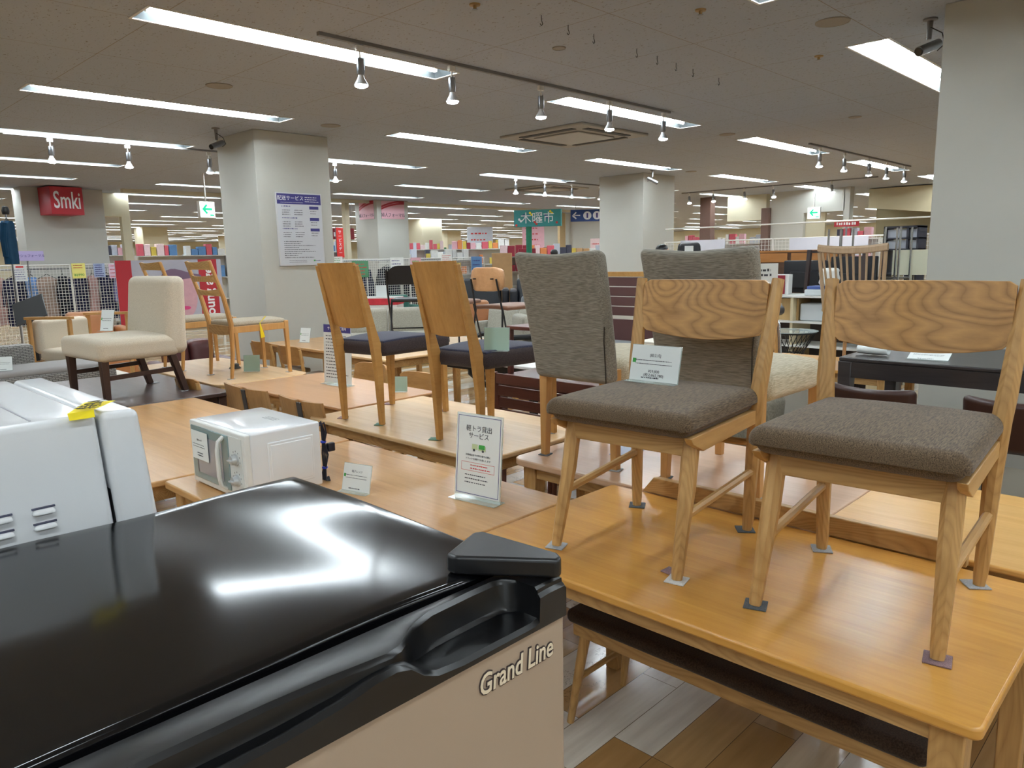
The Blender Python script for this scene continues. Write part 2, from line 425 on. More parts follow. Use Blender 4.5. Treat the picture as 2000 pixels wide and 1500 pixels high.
for yy in sorted(rows):
    cm.box(X0, yprev, CEIL, X1, yy - .15, CEIL + .15); xprev = X0
    for (j, k, xc, y_) in sorted([f for f in FIX if f[3] == yy], key=lambda f: f[2]):
        cm.box(xprev, yy - .15, CEIL, xc - 1.22, yy + .15, CEIL + .15); xprev = xc + 1.22
    cm.box(xprev, yy - .15, CEIL, X1, yy + .15, CEIL + .15); yprev = yy + .15
cm.box(X0, yprev, CEIL, X1, Y1, CEIL + .15)
structure(cm.build('ceiling', ceil_mat(), smooth=False))
structure(MB().box(X0 - 0.2, Y0, 0, X0, Y1, CEIL).build('wall_left', WHITE_P, smooth=False))
structure(MB().box(X0, Y0 - 0.2, 0, X1, Y0, CEIL).build('wall_front', WHITE_P, smooth=False))
structure(MB().box(X0, Y1, 0, X1, Y1 + 0.2, CEIL).build('wall_back', CREAM_P, smooth=False))
structure(MB().box(X1, Y0, 0, X1 + 0.2, Y1, CEIL).build('wall_right', CREAM_P, smooth=False))

# pillars of the 7.6 m grid
def pillar(x, y, n, mat=None, w=0.97, d=0.93):
    o = MB().box(x, y, 0, x + w, y + d, CEIL).build('wall_pillar_%d' % n, mat or WHITE_P, bevel=0.006)
    return structure(o)
pillar(4.31, 8.23, 1); pillar(11.93, 8.15, 2, w=1.06, d=1.02); pillar(5.46, 0.58, 3, d=0.925)
pillar(11.43, 15.77, 5, w=0.98, d=0.95)
structure(MB().box(3.93, 16.6, 0, 5.36, 17.2, CEIL).build('wall_pillar_4', WHITE_P, bevel=0.006))
pillar(18.1, 22.2, 6, CREAM_P, 0.97, .97); pillar(11.5, 23.5, 7, CREAM_P); pillar(27, 23.4, 8, CREAM_P); pillar(19, 31, 9, CREAM_P); pillar(11.5, 31.5, 10, CREAM_P)
pillar(27, 31, 11, CREAM_P); pillar(18.9, 40, 12, CREAM_P); pillar(35, 31, 13, CREAM_P)
# cream shop partitions
structure(MB().box(5.44, 17.2, 2.62, 5.88, 17.35, CEIL).box(5.88, 17.2, 0, 6.05, 17.35, CEIL).box(5.37, 17.2, 0, 5.44, 17.35, CEIL).build('trim_1', CREAM_P, smooth=False))
structure(MB().box(5.55, 16.05, CEIL - 0.07, 20.5, 16.15, CEIL).build('trim_2', CREAM_P, smooth=False))
structure(MB().box(10.78, 16.2, 0, 10.9, 16.35, CEIL).build('trim_3', CREAM_P, smooth=False))
# right hand white block with the doorway, brown column panels, escalator underside
structure(MB().box(18.6, 7.98, 0, 18.9, 8.82, CEIL).box(18.6, 7.0, 2.55, 18.9, 7.98, CEIL).box(18.6, 6.88, 0, 18.85, 7.02, CEIL).build('wall_block', WHITE_P, smooth=False))
structure(MB().box(18.75, 7.5, 0, 18.85, 7.99, 2.55).build('door_1', CREAM_P, smooth=False))
BROWNC = plain('brown metal column', (112, 86, 76), 0.45)
structure(MB().box(18.5, 10.48, 0, 18.75, 10.8, CEIL).build('trim_4', BROWNC, smooth=False, bevel=0.01))
structure(MB().box(18.5, 8.83, 0, 18.75, 9.04, 2.72).build('trim_5', BROWNC, smooth=False, bevel=0.01))
OLIVE = plain('olive beige wall', (158, 148, 118), 0.8)
structure(MB().box(20.5, 2.0, 0, 20.7, 6.9, CEIL).build('wall_olive', OLIVE, smooth=False))
structure(MB().prism([(0, 0), (4.6, 0), (4.6, 1.0), (0, 0.45)], 0, 0.35).build('trim_6', plain('beige escalator soffit', (196, 184, 152), 0.8), smooth=False, loc=(19.6, 6.8, 3.08), rot=(PI / 2 + PI, 0, -PI / 2)))
structure(MB().box(18.9, 9.1, 2.45, 19.1, 10.2, CEIL).build('trim_7', CREAM_P, smooth=False))
# white wall far centre
structure(MB().box(20.9, 15.0, 0, 21.1, 19.6, CEIL).build('wall_shop', WHITE_P, smooth=False))
structure(MB().box(20.2, 17.25, 0, 20.5, 17.35, CEIL).build('trim_8', plain('wood trim far', (206, 182, 138), 0.6), smooth=False))

# ---------------------------------------------------------------- recessed twin tube lights
def make_light(label):
    t = thing('fluorescent_light', label, 'ceiling light')
    L_, w = 1.215, 0.145
    R_ = plain('white reflector', (92, 98, 100), 0.35, var=0.0)
    m = MB()
    q0 = [(-L_, -w, .002), (L_, -w, .002), (L_, w, .002), (-L_, w, .002)]; q1 = [(-L_ + .05, -w + .04, .1), (L_ - .05, -w + .04, .1), (L_ - .05, w - .04, .1), (-L_ + .05, w - .04, .1)]
    m.add(q0 + q1, [(0, 1, 5, 4), (1, 2, 6, 5), (2, 3, 7, 6), (3, 0, 4, 7), (4, 5, 6, 7)])
    m.build('reflector', R_, t, smooth=False)
    f = MB()
    for x0, y0, x1, y1 in ((-L_ - .012, -w - .012, L_ + .012, -w + .004), (-L_ - .012, w - .004, L_ + .012, w + .012), (-L_ - .012, -w, -L_ + .004, w), (L_ - .004, -w, L_ + .012, w)):
        f.box(x0, y0, -.006, x1, y1, -.0005)
    f.build('rim', WHITE_M, t, smooth=False)
    for s in (-1, 1):
        tb = MB().tube([(-L_ + .07, s * 0.062, .042), (L_ - .07, s * 0.062, .042)], 0.016, 6).build('tube', TUBEM, t)
    for s in (-1, 1):
        for q in (-1, 1): MB().box(s * (L_ - .07) - .012, q * .062 - .014, .03, s * (L_ - .07) + .012, q * .062 + .014, .1).build('lamp_holder', WHITE_M, t, smooth=False)
    return t
_lt = None
rowname = ['overhead', 'first', 'second', 'third', 'fourth', 'fifth']
if True:
    for (j, k, xc, yy) in FIX:
        lab = '' if (j > 6 or k < 0) else 'recessed twin tube ceiling light, %s one along the %s row from the camera' % (
            ['outermost left', 'nearest', 'second', 'third', 'fourth', 'fifth', 'sixth', 'seventh', 'eighth', 'ninth', 'tenth', 'eleventh'][max(k, -1) + 1], (rowname + ['sixth'])[j])
        grp = 'fluorescent ceiling lights'
        if yy < -1 or k < 0:  # unseen fixtures added around the camera to brighten the near side
            lab = 'unseen twin tube ceiling light added behind the photographer for fill'; grp = 'unseen fill lights added behind the photographer'
        elif j > 6 or k > 7:
            lab = 'distant recessed twin tube ceiling light, row %d from the camera, %d from the left wall' % (j, k + 1); grp = 'distant ceiling lights of the far shop floor'
        if _lt is None:
            _lt = make_light(lab); _lt['group'] = grp; _lt.location = (xc, yy, CEIL)
        else:
            dup(_lt, (xc, yy, CEIL), 0, lab, grp)
        pass

# ---------------------------------------------------------------- lighting tracks with bulbs
def track(x0, y0, x1, y1, label):
    o = MB().bar((x0, y0, CEIL - 0.012), (x1, y1, CEIL - 0.012), (0.024, 0.03)).build('lighting_track', GREYM, smooth=False)
    return tag(o, label, 'track')
def make_spot(label):
    t = thing('track_spotlight', label, 'spotlight')
    MB().box(-0.03, -0.015, -0.07, 0.03, 0.015, -0.03).build('adapter', WHITE_M, t, bevel=0.004)
    MB().tube([(0, 0, -0.07), (0, 0, -0.12)], 0.007, 6).build('stem', WHITE_M, t)
    MB().lathe([(0.001, -0.115), (0.026, -0.118), (0.028, -0.135), (0.028, -0.215), (0.022, -0.225)], 14).build('socket', STEEL, t)
    MB().tube([(0.03, 0, -0.1), (0.038, 0, -0.16), (0.03, 0, -0.22)], 0.003, 5).build('clip', STEEL, t)
    bl = MB().lathe([(0.018, -0.22), (0.024, -0.245), (0.047, -0.285), (0.049, -0.292)], 16).build('bulb', plain('silvered bulb', (215, 218, 222), 0.25), t)
    MB().lathe([(0.0475, -0.291), (0.042, -0.302), (0.022, -0.309), (0.001, -0.311)], 16).build('bulb_face', BULBM, bl)
    return t
def add_lamp(par, w=BULB_W):
    ld = bpy.data.lights.new('spot_lamp', 'SPOT'); ld.energy = w; ld.spot_size = math.radians(125); ld.spot_blend = 0.9; ld.shadow_soft_size = 0.04
    ld.color = (1.0, 0.97, 0.92)
    o = bpy.data.objects.new('lamp_light', ld); COL.objects.link(o); o.parent = par; o.location = (0, 0, -0.32)
_sp = make_spot('first bulb spotlight on the track beside the long near ceiling light')
_sp.location = (3.225, 4.56, CEIL)
_sp['group'] = 'bulb spotlights on ceiling tracks'
spots = []
ordn = ['first', 'second', 'third', 'fourth', 'fifth', 'sixth']
for i, x in enumerate((4.071, 5.10, 6.09, 7.03)):
    spots.append(dup(_sp, (x, 4.56, CEIL), 0, '%s bulb spotlight from the left on the near ceiling track' % ordn[i + 1]))
for i, x in enumerate((2.755, 3.604, 4.63, 6.58)):
    spots.append(dup(_sp, (x, 10.1, CEIL), 0, '%s bulb spotlight from the left on the track by the notice pillar' % ordn[i]))
for i, x in enumerate((10.55, 11.38, 12.22, 13.16)):
    spots.append(dup(_sp, (x, 10.1, CEIL), 0, '%s bulb spotlight from the left on the far track before the middle pillar' % ordn[i]))
for i, x in enumerate((11.07, 11.99, 13.05, 13.87, 14.8)):
    spots.append(dup(_sp, (x, 4.55, CEIL), 0, '%s bulb spotlight from the left on the right far track' % ordn[i]))
for i, y in enumerate((10.0, 9.35, 8.55, 7.85, 6.55)):
    r = dup(_sp, (16.6, y, CEIL), 0, '%s bulb spotlight from the left on the cross track right of the middle pillar' % ordn[i])
    r.rotation_euler = (math.radians(-14), math.radians(18), 0); spots.append(r)
for s in [_sp] + spots: add_lamp(s)
track(2.9, 4.56, 7.15, 4.56, 'grey lighting track beside the long near ceiling light')
track(2.3, 10.1, 6.9, 10.1, 'grey lighting track running behind the notice pillar')
track(9.6, 10.1, 13.4, 10.1, 'grey lighting track in front of the middle pillar')
track(10.7, 4.55, 15.1, 4.55, 'short grey lighting track far right by the white pillar')
track(16.6, 5.6, 16.6, 10.2, 'grey lighting track running crossways far right')

# ---------------------------------------------------------------- ceiling fittings
ac = thing('ceiling_air_conditioner', 'square cassette air conditioner set in the ceiling behind the bulb track', 'air conditioner', (7.55, 6.2, CEIL), 0)
acw = plain('grey ac panel', (168, 162, 152), 0.5)
MB().box(-0.66, -0.66, -0.03, 0.66, 0.66, 0).build('panel', acw, ac, bevel=0.01)
MB().prism([(-.36, -.36), (.36, -.36), (.36, .36), (-.36, .36)], -0.05, -0.03).build('intake_grille', plain('ac grille', (186, 182, 176), 0.4), ac, bevel=0.012)
for k in range(4):
    a = k * PI / 2
    MB().box(-0.42, -0.56, -0.036, 0.42, -0.47, -0.028).build('air_slot', plain('dark slot', (58, 54, 50), 0.6), ac, smooth=False, rot=(0, 0, a))
ac2 = dup(ac, (12.75, 11.25, CEIL), 0, 'far cassette air conditioner near the green hanging sign')
for i, (x, y, r) in enumerate(((5.29, 2.13, 0.11), (4.87, 7.51, 0.11), (9.06, 4.92, 0.1), (3.1, 6.45, 0.11), (9.1, 3.36, .07), (12.5, 7.5, .1), (4.4, 3.75, .05))):
    lab = ['near right by the white pillar', 'right of the notice pillar top', 'beyond the right end of the bulb track', 'left of the notice pillar top', 'between the two right hand tube lights', 'near the middle pillar', 'above the near bulb track'][i]
    d = MB().lathe([(r, 0), (r, -0.006), (r * .92, -0.008), (r * .9, -0.006), (0.001, -0.006)], 24, (x, y, CEIL)).build('ceiling_speaker_grille', plain('ceiling disc', (150, 142, 130), 0.7))
    tag(d, 'round flat grille in the ceiling %s' % lab, 'ceiling grille', 'round ceiling grilles')
for i, (x, y) in enumerate(((4.41, 2.6), (3.3, 3.47), (6.1, 2.55))):
    t = thing('sprinkler_head', 'small sprinkler head in the ceiling, %s' % ['near the top centre', 'at the top edge left of centre', 'left of the big right hand light'][i], 'sprinkler', (x, y, CEIL), 0, 'sprinkler heads')
    MB().lathe([(0.035, 0), (0.033, -0.008), (0.012, -0.01), (0.01, -0.03), (0.001, -0.03)], 14).build('rosette', plain('brass rosette', (170, 140, 90), 0.4, metal=0.6), t)
    MB().lathe([(0.001, -0.028), (0.018, -0.03), (0.018, -0.033), (0.001, -0.034)], 10).build('deflector', STEEL, t)
hook = None
for i, x in enumerate((3.75, 4.03, 4.32, 4.85, 5.14, 5.43, 5.71, 6.16)):
    y = 3.34 + 0.1 * i / 7
    lab = '%s from the left of the small wire hooks hanging in a row from the ceiling' % ['first', 'second', 'third', 'fourth', 'fifth', 'sixth', 'seventh', 'eighth'][i]
    if hook is None:
        pts = [(0, 0, 0), (0, 0, -0.03), (0.008, 0, -0.04), (0.012, 0, -0.052), (0, 0, -0.062), (-0.012, 0, -0.052)]
        hook = MB().tube(pts, 0.0025, 5).build('ceiling_hook', BLACKM, loc=(x, y, CEIL)); tag(hook, lab, 'hook', 'ceiling hooks')
    else:
        h = hook.copy(); COL.objects.link(h); h.location = (x, y, CEIL); h['label'] = lab

def cctv(loc, rz, label, pitch=20):
    t = thing('security_camera', label, 'security camera', loc, rz)
    MB().lathe([(0.045, 0), (0.045, -0.01), (0.02, -0.015), (0.014, -0.13), (0.001, -0.13)], 14).build('ceiling_mount', GREYM, t)
    b = MB().tube([(-0.1, 0, 0), (0.1, 0, 0)], 0.032, 14).build('camera_body', STEEL, t, loc=(0, 0, -0.18), rot=(0, math.radians(pitch), 0))
    MB().tube([(0.098, 0, 0), (0.108, 0, 0)], 0.027, 14).build('lens', BLACKP, b)
    MB().tube([(0.02, 0.02, -0.06), (0.0, 0.09, -0.11), (-0.05, 0.08, -0.17), (-0.09, 0.0, -0.19)], 0.004, 5).build('cable', BLACKM, t)
cctv((3.98, 8.45, CEIL), 205, 'grey tube security camera on the ceiling left of the notice pillar')
cctv((11.7, 7.8, CEIL), -60, 'security camera hanging in front of the middle white pillar', 30)
cctv((5.72, 1.66, CEIL), 160, 'grey security camera peeping out beside the big right white pillar')

def exit_sign(loc, rz, label, arrow=1):
    t = thing('exit_sign', label, 'exit sign', loc, rz)
    zc = -0.59
    MB().tube([(0, 0, 0), (0, 0, -0.46)], 0.013, 10).build('hanging_rod', WHITE_M, t)
    MB().box(-0.15, -0.03, -0.74, 0.15, 0.03, -0.46).build('casing', WHITE_M, t, bevel=0.006)
    p = MB().box(-0.135, -0.034, -0.725, 0.135, -0.030, -0.475).build('lit_panel', glow('exit panel white', (240, 252, 250), 1.1), t, smooth=False)
    g = glow('exit green', (20, 180, 130), 0.8)
    MB().add([(-0.1, -0.036, zc), (-0.02, -0.036, zc + .085), (0.005, -0.036, zc + .06), (-0.035, -0.036, zc + .018), (0.09, -0.036, zc + .018),
              (0.09, -0.036, zc - .018), (-0.035, -0.036, zc - .018), (0.005, -0.036, zc - .06), (-0.02, -0.036, zc - .085)], [(0, 8, 7, 6, 3, 2, 1), (6, 5, 4, 3)]).build('arrow', g, p, smooth=False)
    MB().box(0.045, -0.0365, zc - .11, 0.12, -0.0345, zc - .085).build('small_print', g, p, smooth=False)
exit_sign((5.70, 12.7, CEIL), 10, 'green arrow exit sign hanging by the left edge of the notice pillar')
exit_sign((18.0, 7.47, CEIL), -80, 'green arrow exit sign hanging before the far right doorway')
# ---------------------------------------------------------------- tables
def table(name, label, x0, y0, x1, y1, z=0.72, th=0.028, top=OAK_TOP, leg=0.06, inset=0.03, apron=0.07, round_=0.02, under=0.0, legm=None, apin=None, sink=0.0):
    legm = legm or OAK_Z
    t = thing(name, label, 'table', ((x0 + x1) / 2, (y0 + y1) / 2, sink))
    hx, hy = (x1 - x0) / 2, (y1 - y0) / 2
    z -= sink
    poly = []
    for cx, cy, a0 in ((hx - round_, hy - round_, 0), (-hx + round_, hy - round_, 90), (-hx + round_, -hy + round_, 180), (hx - round_, -hy + round_, 270)):
        for k in range(6):
            a = math.radians(a0 + 18 * k); poly.append((cx + round_ * math.cos(a), cy + round_ * math.sin(a)))
    MB().prism(poly, z - th, z).build('tabletop', top, t, bevel=min(0.006, th * .3), seg=3)
    ap = inset + 0.012 if apin is None else apin
    m = MB()
    if apron:
        zt, zb = z - th, z - th - apron
        m.box(-hx + ap, -hy + ap, zb, hx - ap, -hy + ap + .02, zt).box(-hx + ap, hy - ap - .02, zb, hx - ap, hy - ap, zt)
        m.box(-hx + ap, -hy + ap + .02, zb, -hx + ap + .02, hy - ap - .02, zt).box(hx - ap - .02, -hy + ap + .02, zb, hx - ap, hy - ap - .02, zt)
        m.build('apron', legm if legm is not OAK_Z else OAK_Y, t, bevel=0.002)
    for sx in (-1, 1):
        for sy in (-1, 1):
            cx, cy = sx * (hx - inset - leg / 2), sy * (hy - inset - leg / 2)
            MB().bar((cx, cy, 0), (cx, cy, z - th), (leg * .8, leg * .8), (leg, leg)).build('leg', legm, t, bevel=0.004)
    return t
T1 = table('dining_table', 'near golden oak dining table carrying the two brown seated oak chairs', 1.49, 0.262, 2.283, 1.693, top=OAK_TOP, leg=0.065, apron=0.05, apin=0.035, th=0.026)
T2 = table('dining_table', 'oak dining table carrying the small white microwave and the truck rental sign', 1.12, 1.70, 2.035, 3.115, top=OAK_TOP2, th=0.03, leg=0.07)
T2b = table('dining_table', 'red oak dining table in the left middle, behind the small microwave', 0.93, 3.13, 2.04, 4.97, top=OAK_TOP2, th=0.025)
T3 = table('dining_table', 'pale oak dining table carrying the two navy seated chairs', 2.20, 2.33, 3.04, 3.79, top=PALE_TOP, th=0.024, leg=0.065, apin=0.06)
T8 = table('dining_table', 'light brown dining table carrying the tall lettered sign, behind the pale oak table', 2.45, 3.83, 3.2, 5.27, top=wood('tan table top', (192, 142, 96), (210, 162, 116), 'Y', rough=0.3, planks=0.25, plank_axis='X', pvar=0.04, coat=0.3), th=0.02, legm=OAK_Z, round_=0.04)
T7 = table('dining_table', 'dining table with rounded corners carrying the two ladder back chairs', 2.36, 5.30, 3.13, 6.98, top=PALE_TOP, th=0.022, round_=0.12)
T6 = table('dining_table', 'dark walnut dining table carrying the cream slipper chair', 1.30, 5.00, 2.32, 6.55, z=0.72, top=DARK_TOP, legm=WALNUT, th=0.03)
T4 = table('dining_table', 'pinkish alder dining table carrying the two grey high back chairs', 2.31, 0.92, 3.15, 2.275, top=PINK_TOP, th=0.03, round_=0.06, leg=0.07, inset=0.04, apron=0.06)
T5 = table('dining_table', 'yellow ash dining table at the right, behind the near oak table', 2.315, -0.45, 3.05, 0.905, z=0.735, top=YEL_TOP, th=0.02, round_=0.02, legm=OAK_Z)
T9 = table('dining_table', 'oak dining table against the notice pillar with curved back chairs tucked in', 4.02, 6.55, 4.85, 7.78, top=OAK_TOP2, th=0.03, round_=0.03)
T10 = table('dining_table', 'pale dining table at the near side of the folding chair table', 3.95, 5.45, 4.75, 6.3, top=PALE_TOP, th=0.022)
T10b = table('dining_table', 'pale oak table carrying the black folding chair', 4.80, 5.45, 5.75, 7.2, top=PALE_TOP, th=0.022)
T11 = table('dining_table', 'white topped table beneath the round plywood backed chair', 4.4, 4.05, 5.3, 5.35, top=plain('white laminate top', (214, 216, 216), 0.3), legm=BLACKM, th=0.025)
R1 = table('dining_table', 'dark red mahogany dining table with slatted chairs tucked in', 3.85, 2.72, 4.65, 4.02, top=REDWOOD, legm=REDWOOD, th=0.03, leg=0.08)
# small square red stool table on top of it
rt = table('side_table', 'small square dark red side table standing on the mahogany table', 4.05, 3.56, 4.50, 4.01, z=1.09, th=0.028, top=REDWOOD, legm=REDWOOD, leg=0.045, inset=0.0, apron=0.0, round_=0.01, sink=0.72)
# black table on its platform
pl = tag(MB().box(3.75, -0.6, 0, 5.1, 1.62, 0.32).build('display_platform', plain('beige platform', (170, 160, 142), 0.6), bevel=0.004), 'low beige display platform under the black dining table', 'platform')
BT = table('dining_table', 'black stained dining table at the right in front of the white pillar', 4.09, -0.5, 4.92, 1.53, z=1.038, th=0.022, top=BLACKW, legm=BLACKW, leg=0.07, inset=0.0, apron=0.085, apin=0.004, sink=0.32)
T12 = table('dining_table', 'oak table far right carrying the spindle back chair', 5.65, 1.75, 6.4, 3.1, top=OAK_TOP, th=0.025)

# long oak plank leaning along the back edge of the near table
tag(MB().add([(0, -.55, 0), (0.028, -.55, 0), (0.028, .51, 0), (0, .53, 0), (0, -.55, 0.062), (0.028, -.55, 0.062), (0.028, .47, 0.062), (0, .48, 0.062)],
        [(3, 2, 1, 0), (4, 5, 6, 7), (0, 1, 5, 4), (1, 2, 6, 5), (2, 3, 7, 6), (3, 0, 4, 7)]).build('oak_plank', OAK_Y, bevel=0.003, loc=(2.284, 1.025, 0.721)),
    'long oak plank standing on edge behind the two oak chairs', 'plank')
# bench under the near table
bn = thing('bench', 'long bench with dark brown padded seat tucked under the near oak table', 'bench', (1.98, 0.98, 0))
MB().rbox(-0.17, -0.56, 0.375, 0.17, 0.56, 0.425, 0.022, extra=6).build('seat', fabric('dark bench fabric', (44, 32, 24), (70, 54, 42), 240), bn)
MB().box(-0.15, -0.54, 0.33, -0.13, 0.54, 0.376).box(0.13, -0.54, 0.33, 0.15, 0.54, 0.376).box(-0.13, -0.54, 0.33, 0.13, -0.52, 0.376).box(-0.13, 0.52, 0.33, 0.13, 0.54, 0.376).build('frame', OAK_Y, bn, bevel=0.003)
for sx in (-1, 1):
    for sy in (-1, 1):
        MB().tube([(sx * 0.13, sy * 0.50, 0.345), (sx * 0.155, sy * 0.55, 0)], [0.02, 0.013], 10).build('leg', OAK_Z, bn)
for sy in (-1, 1):
    MB().tube([(-0.142, sy * 0.525, 0.17), (0.142, sy * 0.525, 0.17)], 0.011, 8).build('stretcher', OAK_X, bn)

# ---------------------------------------------------------------- felt pads
FM = {'l': (FELT_L, 'light grey'), 'd': (FELT_D, 'dark grey'), 'p': (FELT_P, 'mauve'), 'g': (FELT_G, 'green'), 'w': (FELT_W, 'white')}
def pad(x, y, z, k, rz, where, s=0.05, group='felt pads under chair feet'):
    m, c = FM[k]
    b = MB().rbox(-s / 2, -s / 2, 0, s / 2, s / 2, 0.004, 0.0018, k=1, extra=3, fn=lambda q: (q[0] + 0.03 * q[1], q[1], q[2] + (0.0012 if q[0] > s * .4 else 0)))
    o = b.build('felt_pad', m, loc=(x, y, z), rot=(0, 0, math.radians(rz)))
    tag(o, '%s felt pad %s' % (c, where), 'felt pad', group)

# ---------------------------------------------------------------- chairs (local frame: sitter faces +X, width along Y)
def oak_chair(label, loc, rz):
    t = thing('dining_chair', label, 'chair', loc, rz, 'oak chairs with brown woven seats')
    zs = 0.340
    # frame: recessed front rail, side rails running past the legs
    MB().box(0.172, -0.185, zs - .012, 0.194, 0.185, zs + .052).build('front_rail', OAK_Y, t, bevel=0.003)
    MB().box(-0.235, -0.18, zs, -0.212, 0.18, zs + .05).build('back_rail', OAK_Y, t, bevel=0.003)
    MB().tube([(-0.222, -0.205, 0.285), (-0.222, 0.205, 0.285)], 0.0115, 8).build('back_stretcher', OAK_Y, t)
    for s in (-1, 1):
        y0, y1 = s * 0.212, s * 0.226
        poly = [(-0.225, zs + .012), (0.17, zs + .006), (0.235, zs + .036), (0.25, zs + .055), (-0.225, zs + .055)]
        m = MB(); n_ = len(poly)
        vs = [(x, s * (.200 + .012 * (x + .22) / .5), z) for x, z in poly] + [(x, s * (.222 + .012 * (x + .22) / .5), z) for x, z in poly]
        fs = [tuple(range(n_)), tuple(range(2 * n_ - 1, n_ - 1, -1))] + [((i + 1) % n_, i, n_ + i, n_ + (i + 1) % n_) for i in range(n_)]
        if s < 0: fs = [tuple(reversed(f)) for f in fs]
        m.add(vs, fs).build('side_rail', OAK_X, t, bevel=0.002)
        # front leg splayed, octagonal taper
        MB().tube([(0.262, s * 0.205, 0), (0.258, s * 0.2045, 0.02), (0.20, s * 0.199, 0.24), (0.172, s * 0.196, zs + 0.05)], [0.0145, 0.0165, 0.0235, 0.0245], 8).build('leg', OAK_Z, t)
        # rear leg and back post in one piece
        MB().tube([(-0.212, s * 0.203, 0), (-0.215, s * 0.204, 0.03), (-0.224, s * 0.211, 0.3), (-0.226, s * 0.218, 0.44), (-0.236, s * 0.224, 0.51), (-0.30, s * 0.240, 0.795)],
                  [0.0145, 0.0175, 0.0225, 0.0245, 0.0245, 0.0185], 8).build('back_post', OAK_Z, t)
        MB().tube([(0.222, s * 0.201, 0.165), (-0.218, s * 0.209, 0.195)], 0.0125, 8).build('stretcher', OAK_X, t)
    # seat cushion
    def dome(q):
        x, y, z = q
        u = (x + 0.0) / 0.255; v = y / 0.245
        w = 1.0 - 0.10 * (0.5 - x / 0.5) * 0.6
        top = z > zs + 0.075
        zz = z + (0.014 * (1 - min(1, abs(u)) ** 2.2) * (1 - min(1, abs(v)) ** 2.2) if z > zs + 0.085 else 0)
        if z < zs + 0.075: x *= 0.95; y = y * 0.955
        return (x, y * w, zz)
    MB().rbox(-0.235, -0.240, zs + 0.050, 0.282, 0.240, zs + 0.122, 0.036, k=5, extra=10, fn=dome).build('seat', F_BROWN, t)
    # curved backrest board
    rings = []
    n = 25
    for i in range(n):
        a = -1 + 2 * i / (n - 1); y = a * 0.219
        xb = -0.258 - 0.045 * (1 - a * a)
        drop = 0.030 * (1 - a * a)
        edge = 0.014 * max(0, (abs(a) - 0.93) / 0.07)
        z0 = 0.625 - drop + edge; z1 = 0.792 - edge * .8
        lean = 0.16
        rings.append([(xb - (z0 - .6) * lean - 0.009, y, z0), (xb - (z0 - .6) * lean + 0.009, y, z0), (xb - (z1 - .6) * lean + 0.009, y, z1), (xb - (z1 - .6) * lean - 0.009, y, z1)])
    MB().loft(rings).build('backrest', OAK_BACK, t, bevel=0.002)
    return t
cA = oak_chair('oak dining chair with brown woven seat holding the white price card', (1.930, 1.252, 0.724), 184)
cB = oak_chair('oak dining chair with empty brown woven seat, rightmost on the near table', (1.957, 0.612, 0.724), 183)
for (cx, cy, cr, who, cols) in ((1.930, 1.252, 184, 'the oak chair with the card', ('l', 'w', 'd', 'd')), (1.957, 0.612, 183, 'the rightmost oak chair', ('d', 'p', 'l', 'l'))):
    for (lx, ly), k, rz, w in zip(((.262, -.205), (.262, .205), (-.212, .203), (-.212, -.203)), cols, (20, 12, 38, 30), ('front left', 'front right', 'rear right', 'rear left')):
        a = math.radians(cr)
        pad(cx + lx * math.cos(a) - ly * math.sin(a) + .003 * (k == 'd'), cy + lx * math.sin(a) + ly * math.cos(a) + .008 * (w == 'rear right'), 0.7205, k, rz, 'under the %s foot of %s' % (w, who), .056)
pad(1.722, 1.075, 0.7205, 'p', -5, 'lying loose beside the front right foot of the card-holding oak chair', 0.04)

def grey_chair(label, loc, rz):
    t = thing('high_back_chair', label, 'chair', loc, rz, 'grey high back chairs')
    zs = 0.44
    for s in (-1, 1):
        MB().bar((-0.215, s * 0.195, 0), (-0.215, s * 0.185, 0.42), (0.030, 0.030), (0.044, 0.044)).build('leg', ALDER, t, bevel=0.003)
        MB().bar((0.235, s * 0.205, 0), (0.235, s * 0.205, 0.36), (0.030, 0.030), (0.042, 0.042)).build('leg', ALDER, t, bevel=0.003)
    MB().rbox(-0.2, -0.225, 0.34, 0.285, 0.225, 0.455, 0.05, k=4, extra=6, fn=lambda q: (q[0], q[1] * (1 + .08 * q[0]), q[2] + .015 * (1 - (q[1] / .23) ** 2) * (q[2] > .42))).build('seat', F_BEIGE, t)
    def curve(q):
        x, y, z = q
        h = (z - 0.36) / 0.54
        x2 = x - 0.11 * h ** 1.3 - 0.028 * (1 - (y / 0.24) ** 2) * h
        y2 = y * (1.0 + 0.10 * h)
        z2 = z + 0.018 * (abs(y) / 0.23) * (h > .5) * h
        return (x2, y2, z2)
    b = MB().rbox(-0.265, -0.21, 0.36, -0.205, 0.21, 0.885, 0.028, k=4, extra=9, fn=curve).build('backrest', F_GREY, t)
    MB().tube([curve((-0.268, -0.185, 0.362)), curve((-0.268, -0.186, 0.45)), curve((-0.268, -0.19, 0.54)), curve((-0.266, -0.197, 0.6))], 0.0022, 5).build('seam_zip', BLACKM, b)
    return t
gA = grey_chair('grey high back upholstered chair, the left of the two on the pinkish table', (2.66, 1.99, 0.724), 0)
gB = grey_chair('grey high back upholstered chair standing behind the oak chair with the card', (2.70, 1.385, 0.724), 0)
for (x, y, k, w) in ((2.445, 2.185, 'd', 'rear left foot of the left grey high back chair'), (2.445, 1.795, 'l', 'rear right foot of the left grey high back chair'),
                     (2.485, 1.58, 'd', 'rear left foot of the right grey high back chair'), (2.485, 1.19, 'l', 'rear right foot of the right grey high back chair')):
    pad(x, y, 0.7205, k, 12, 'under the ' + w)

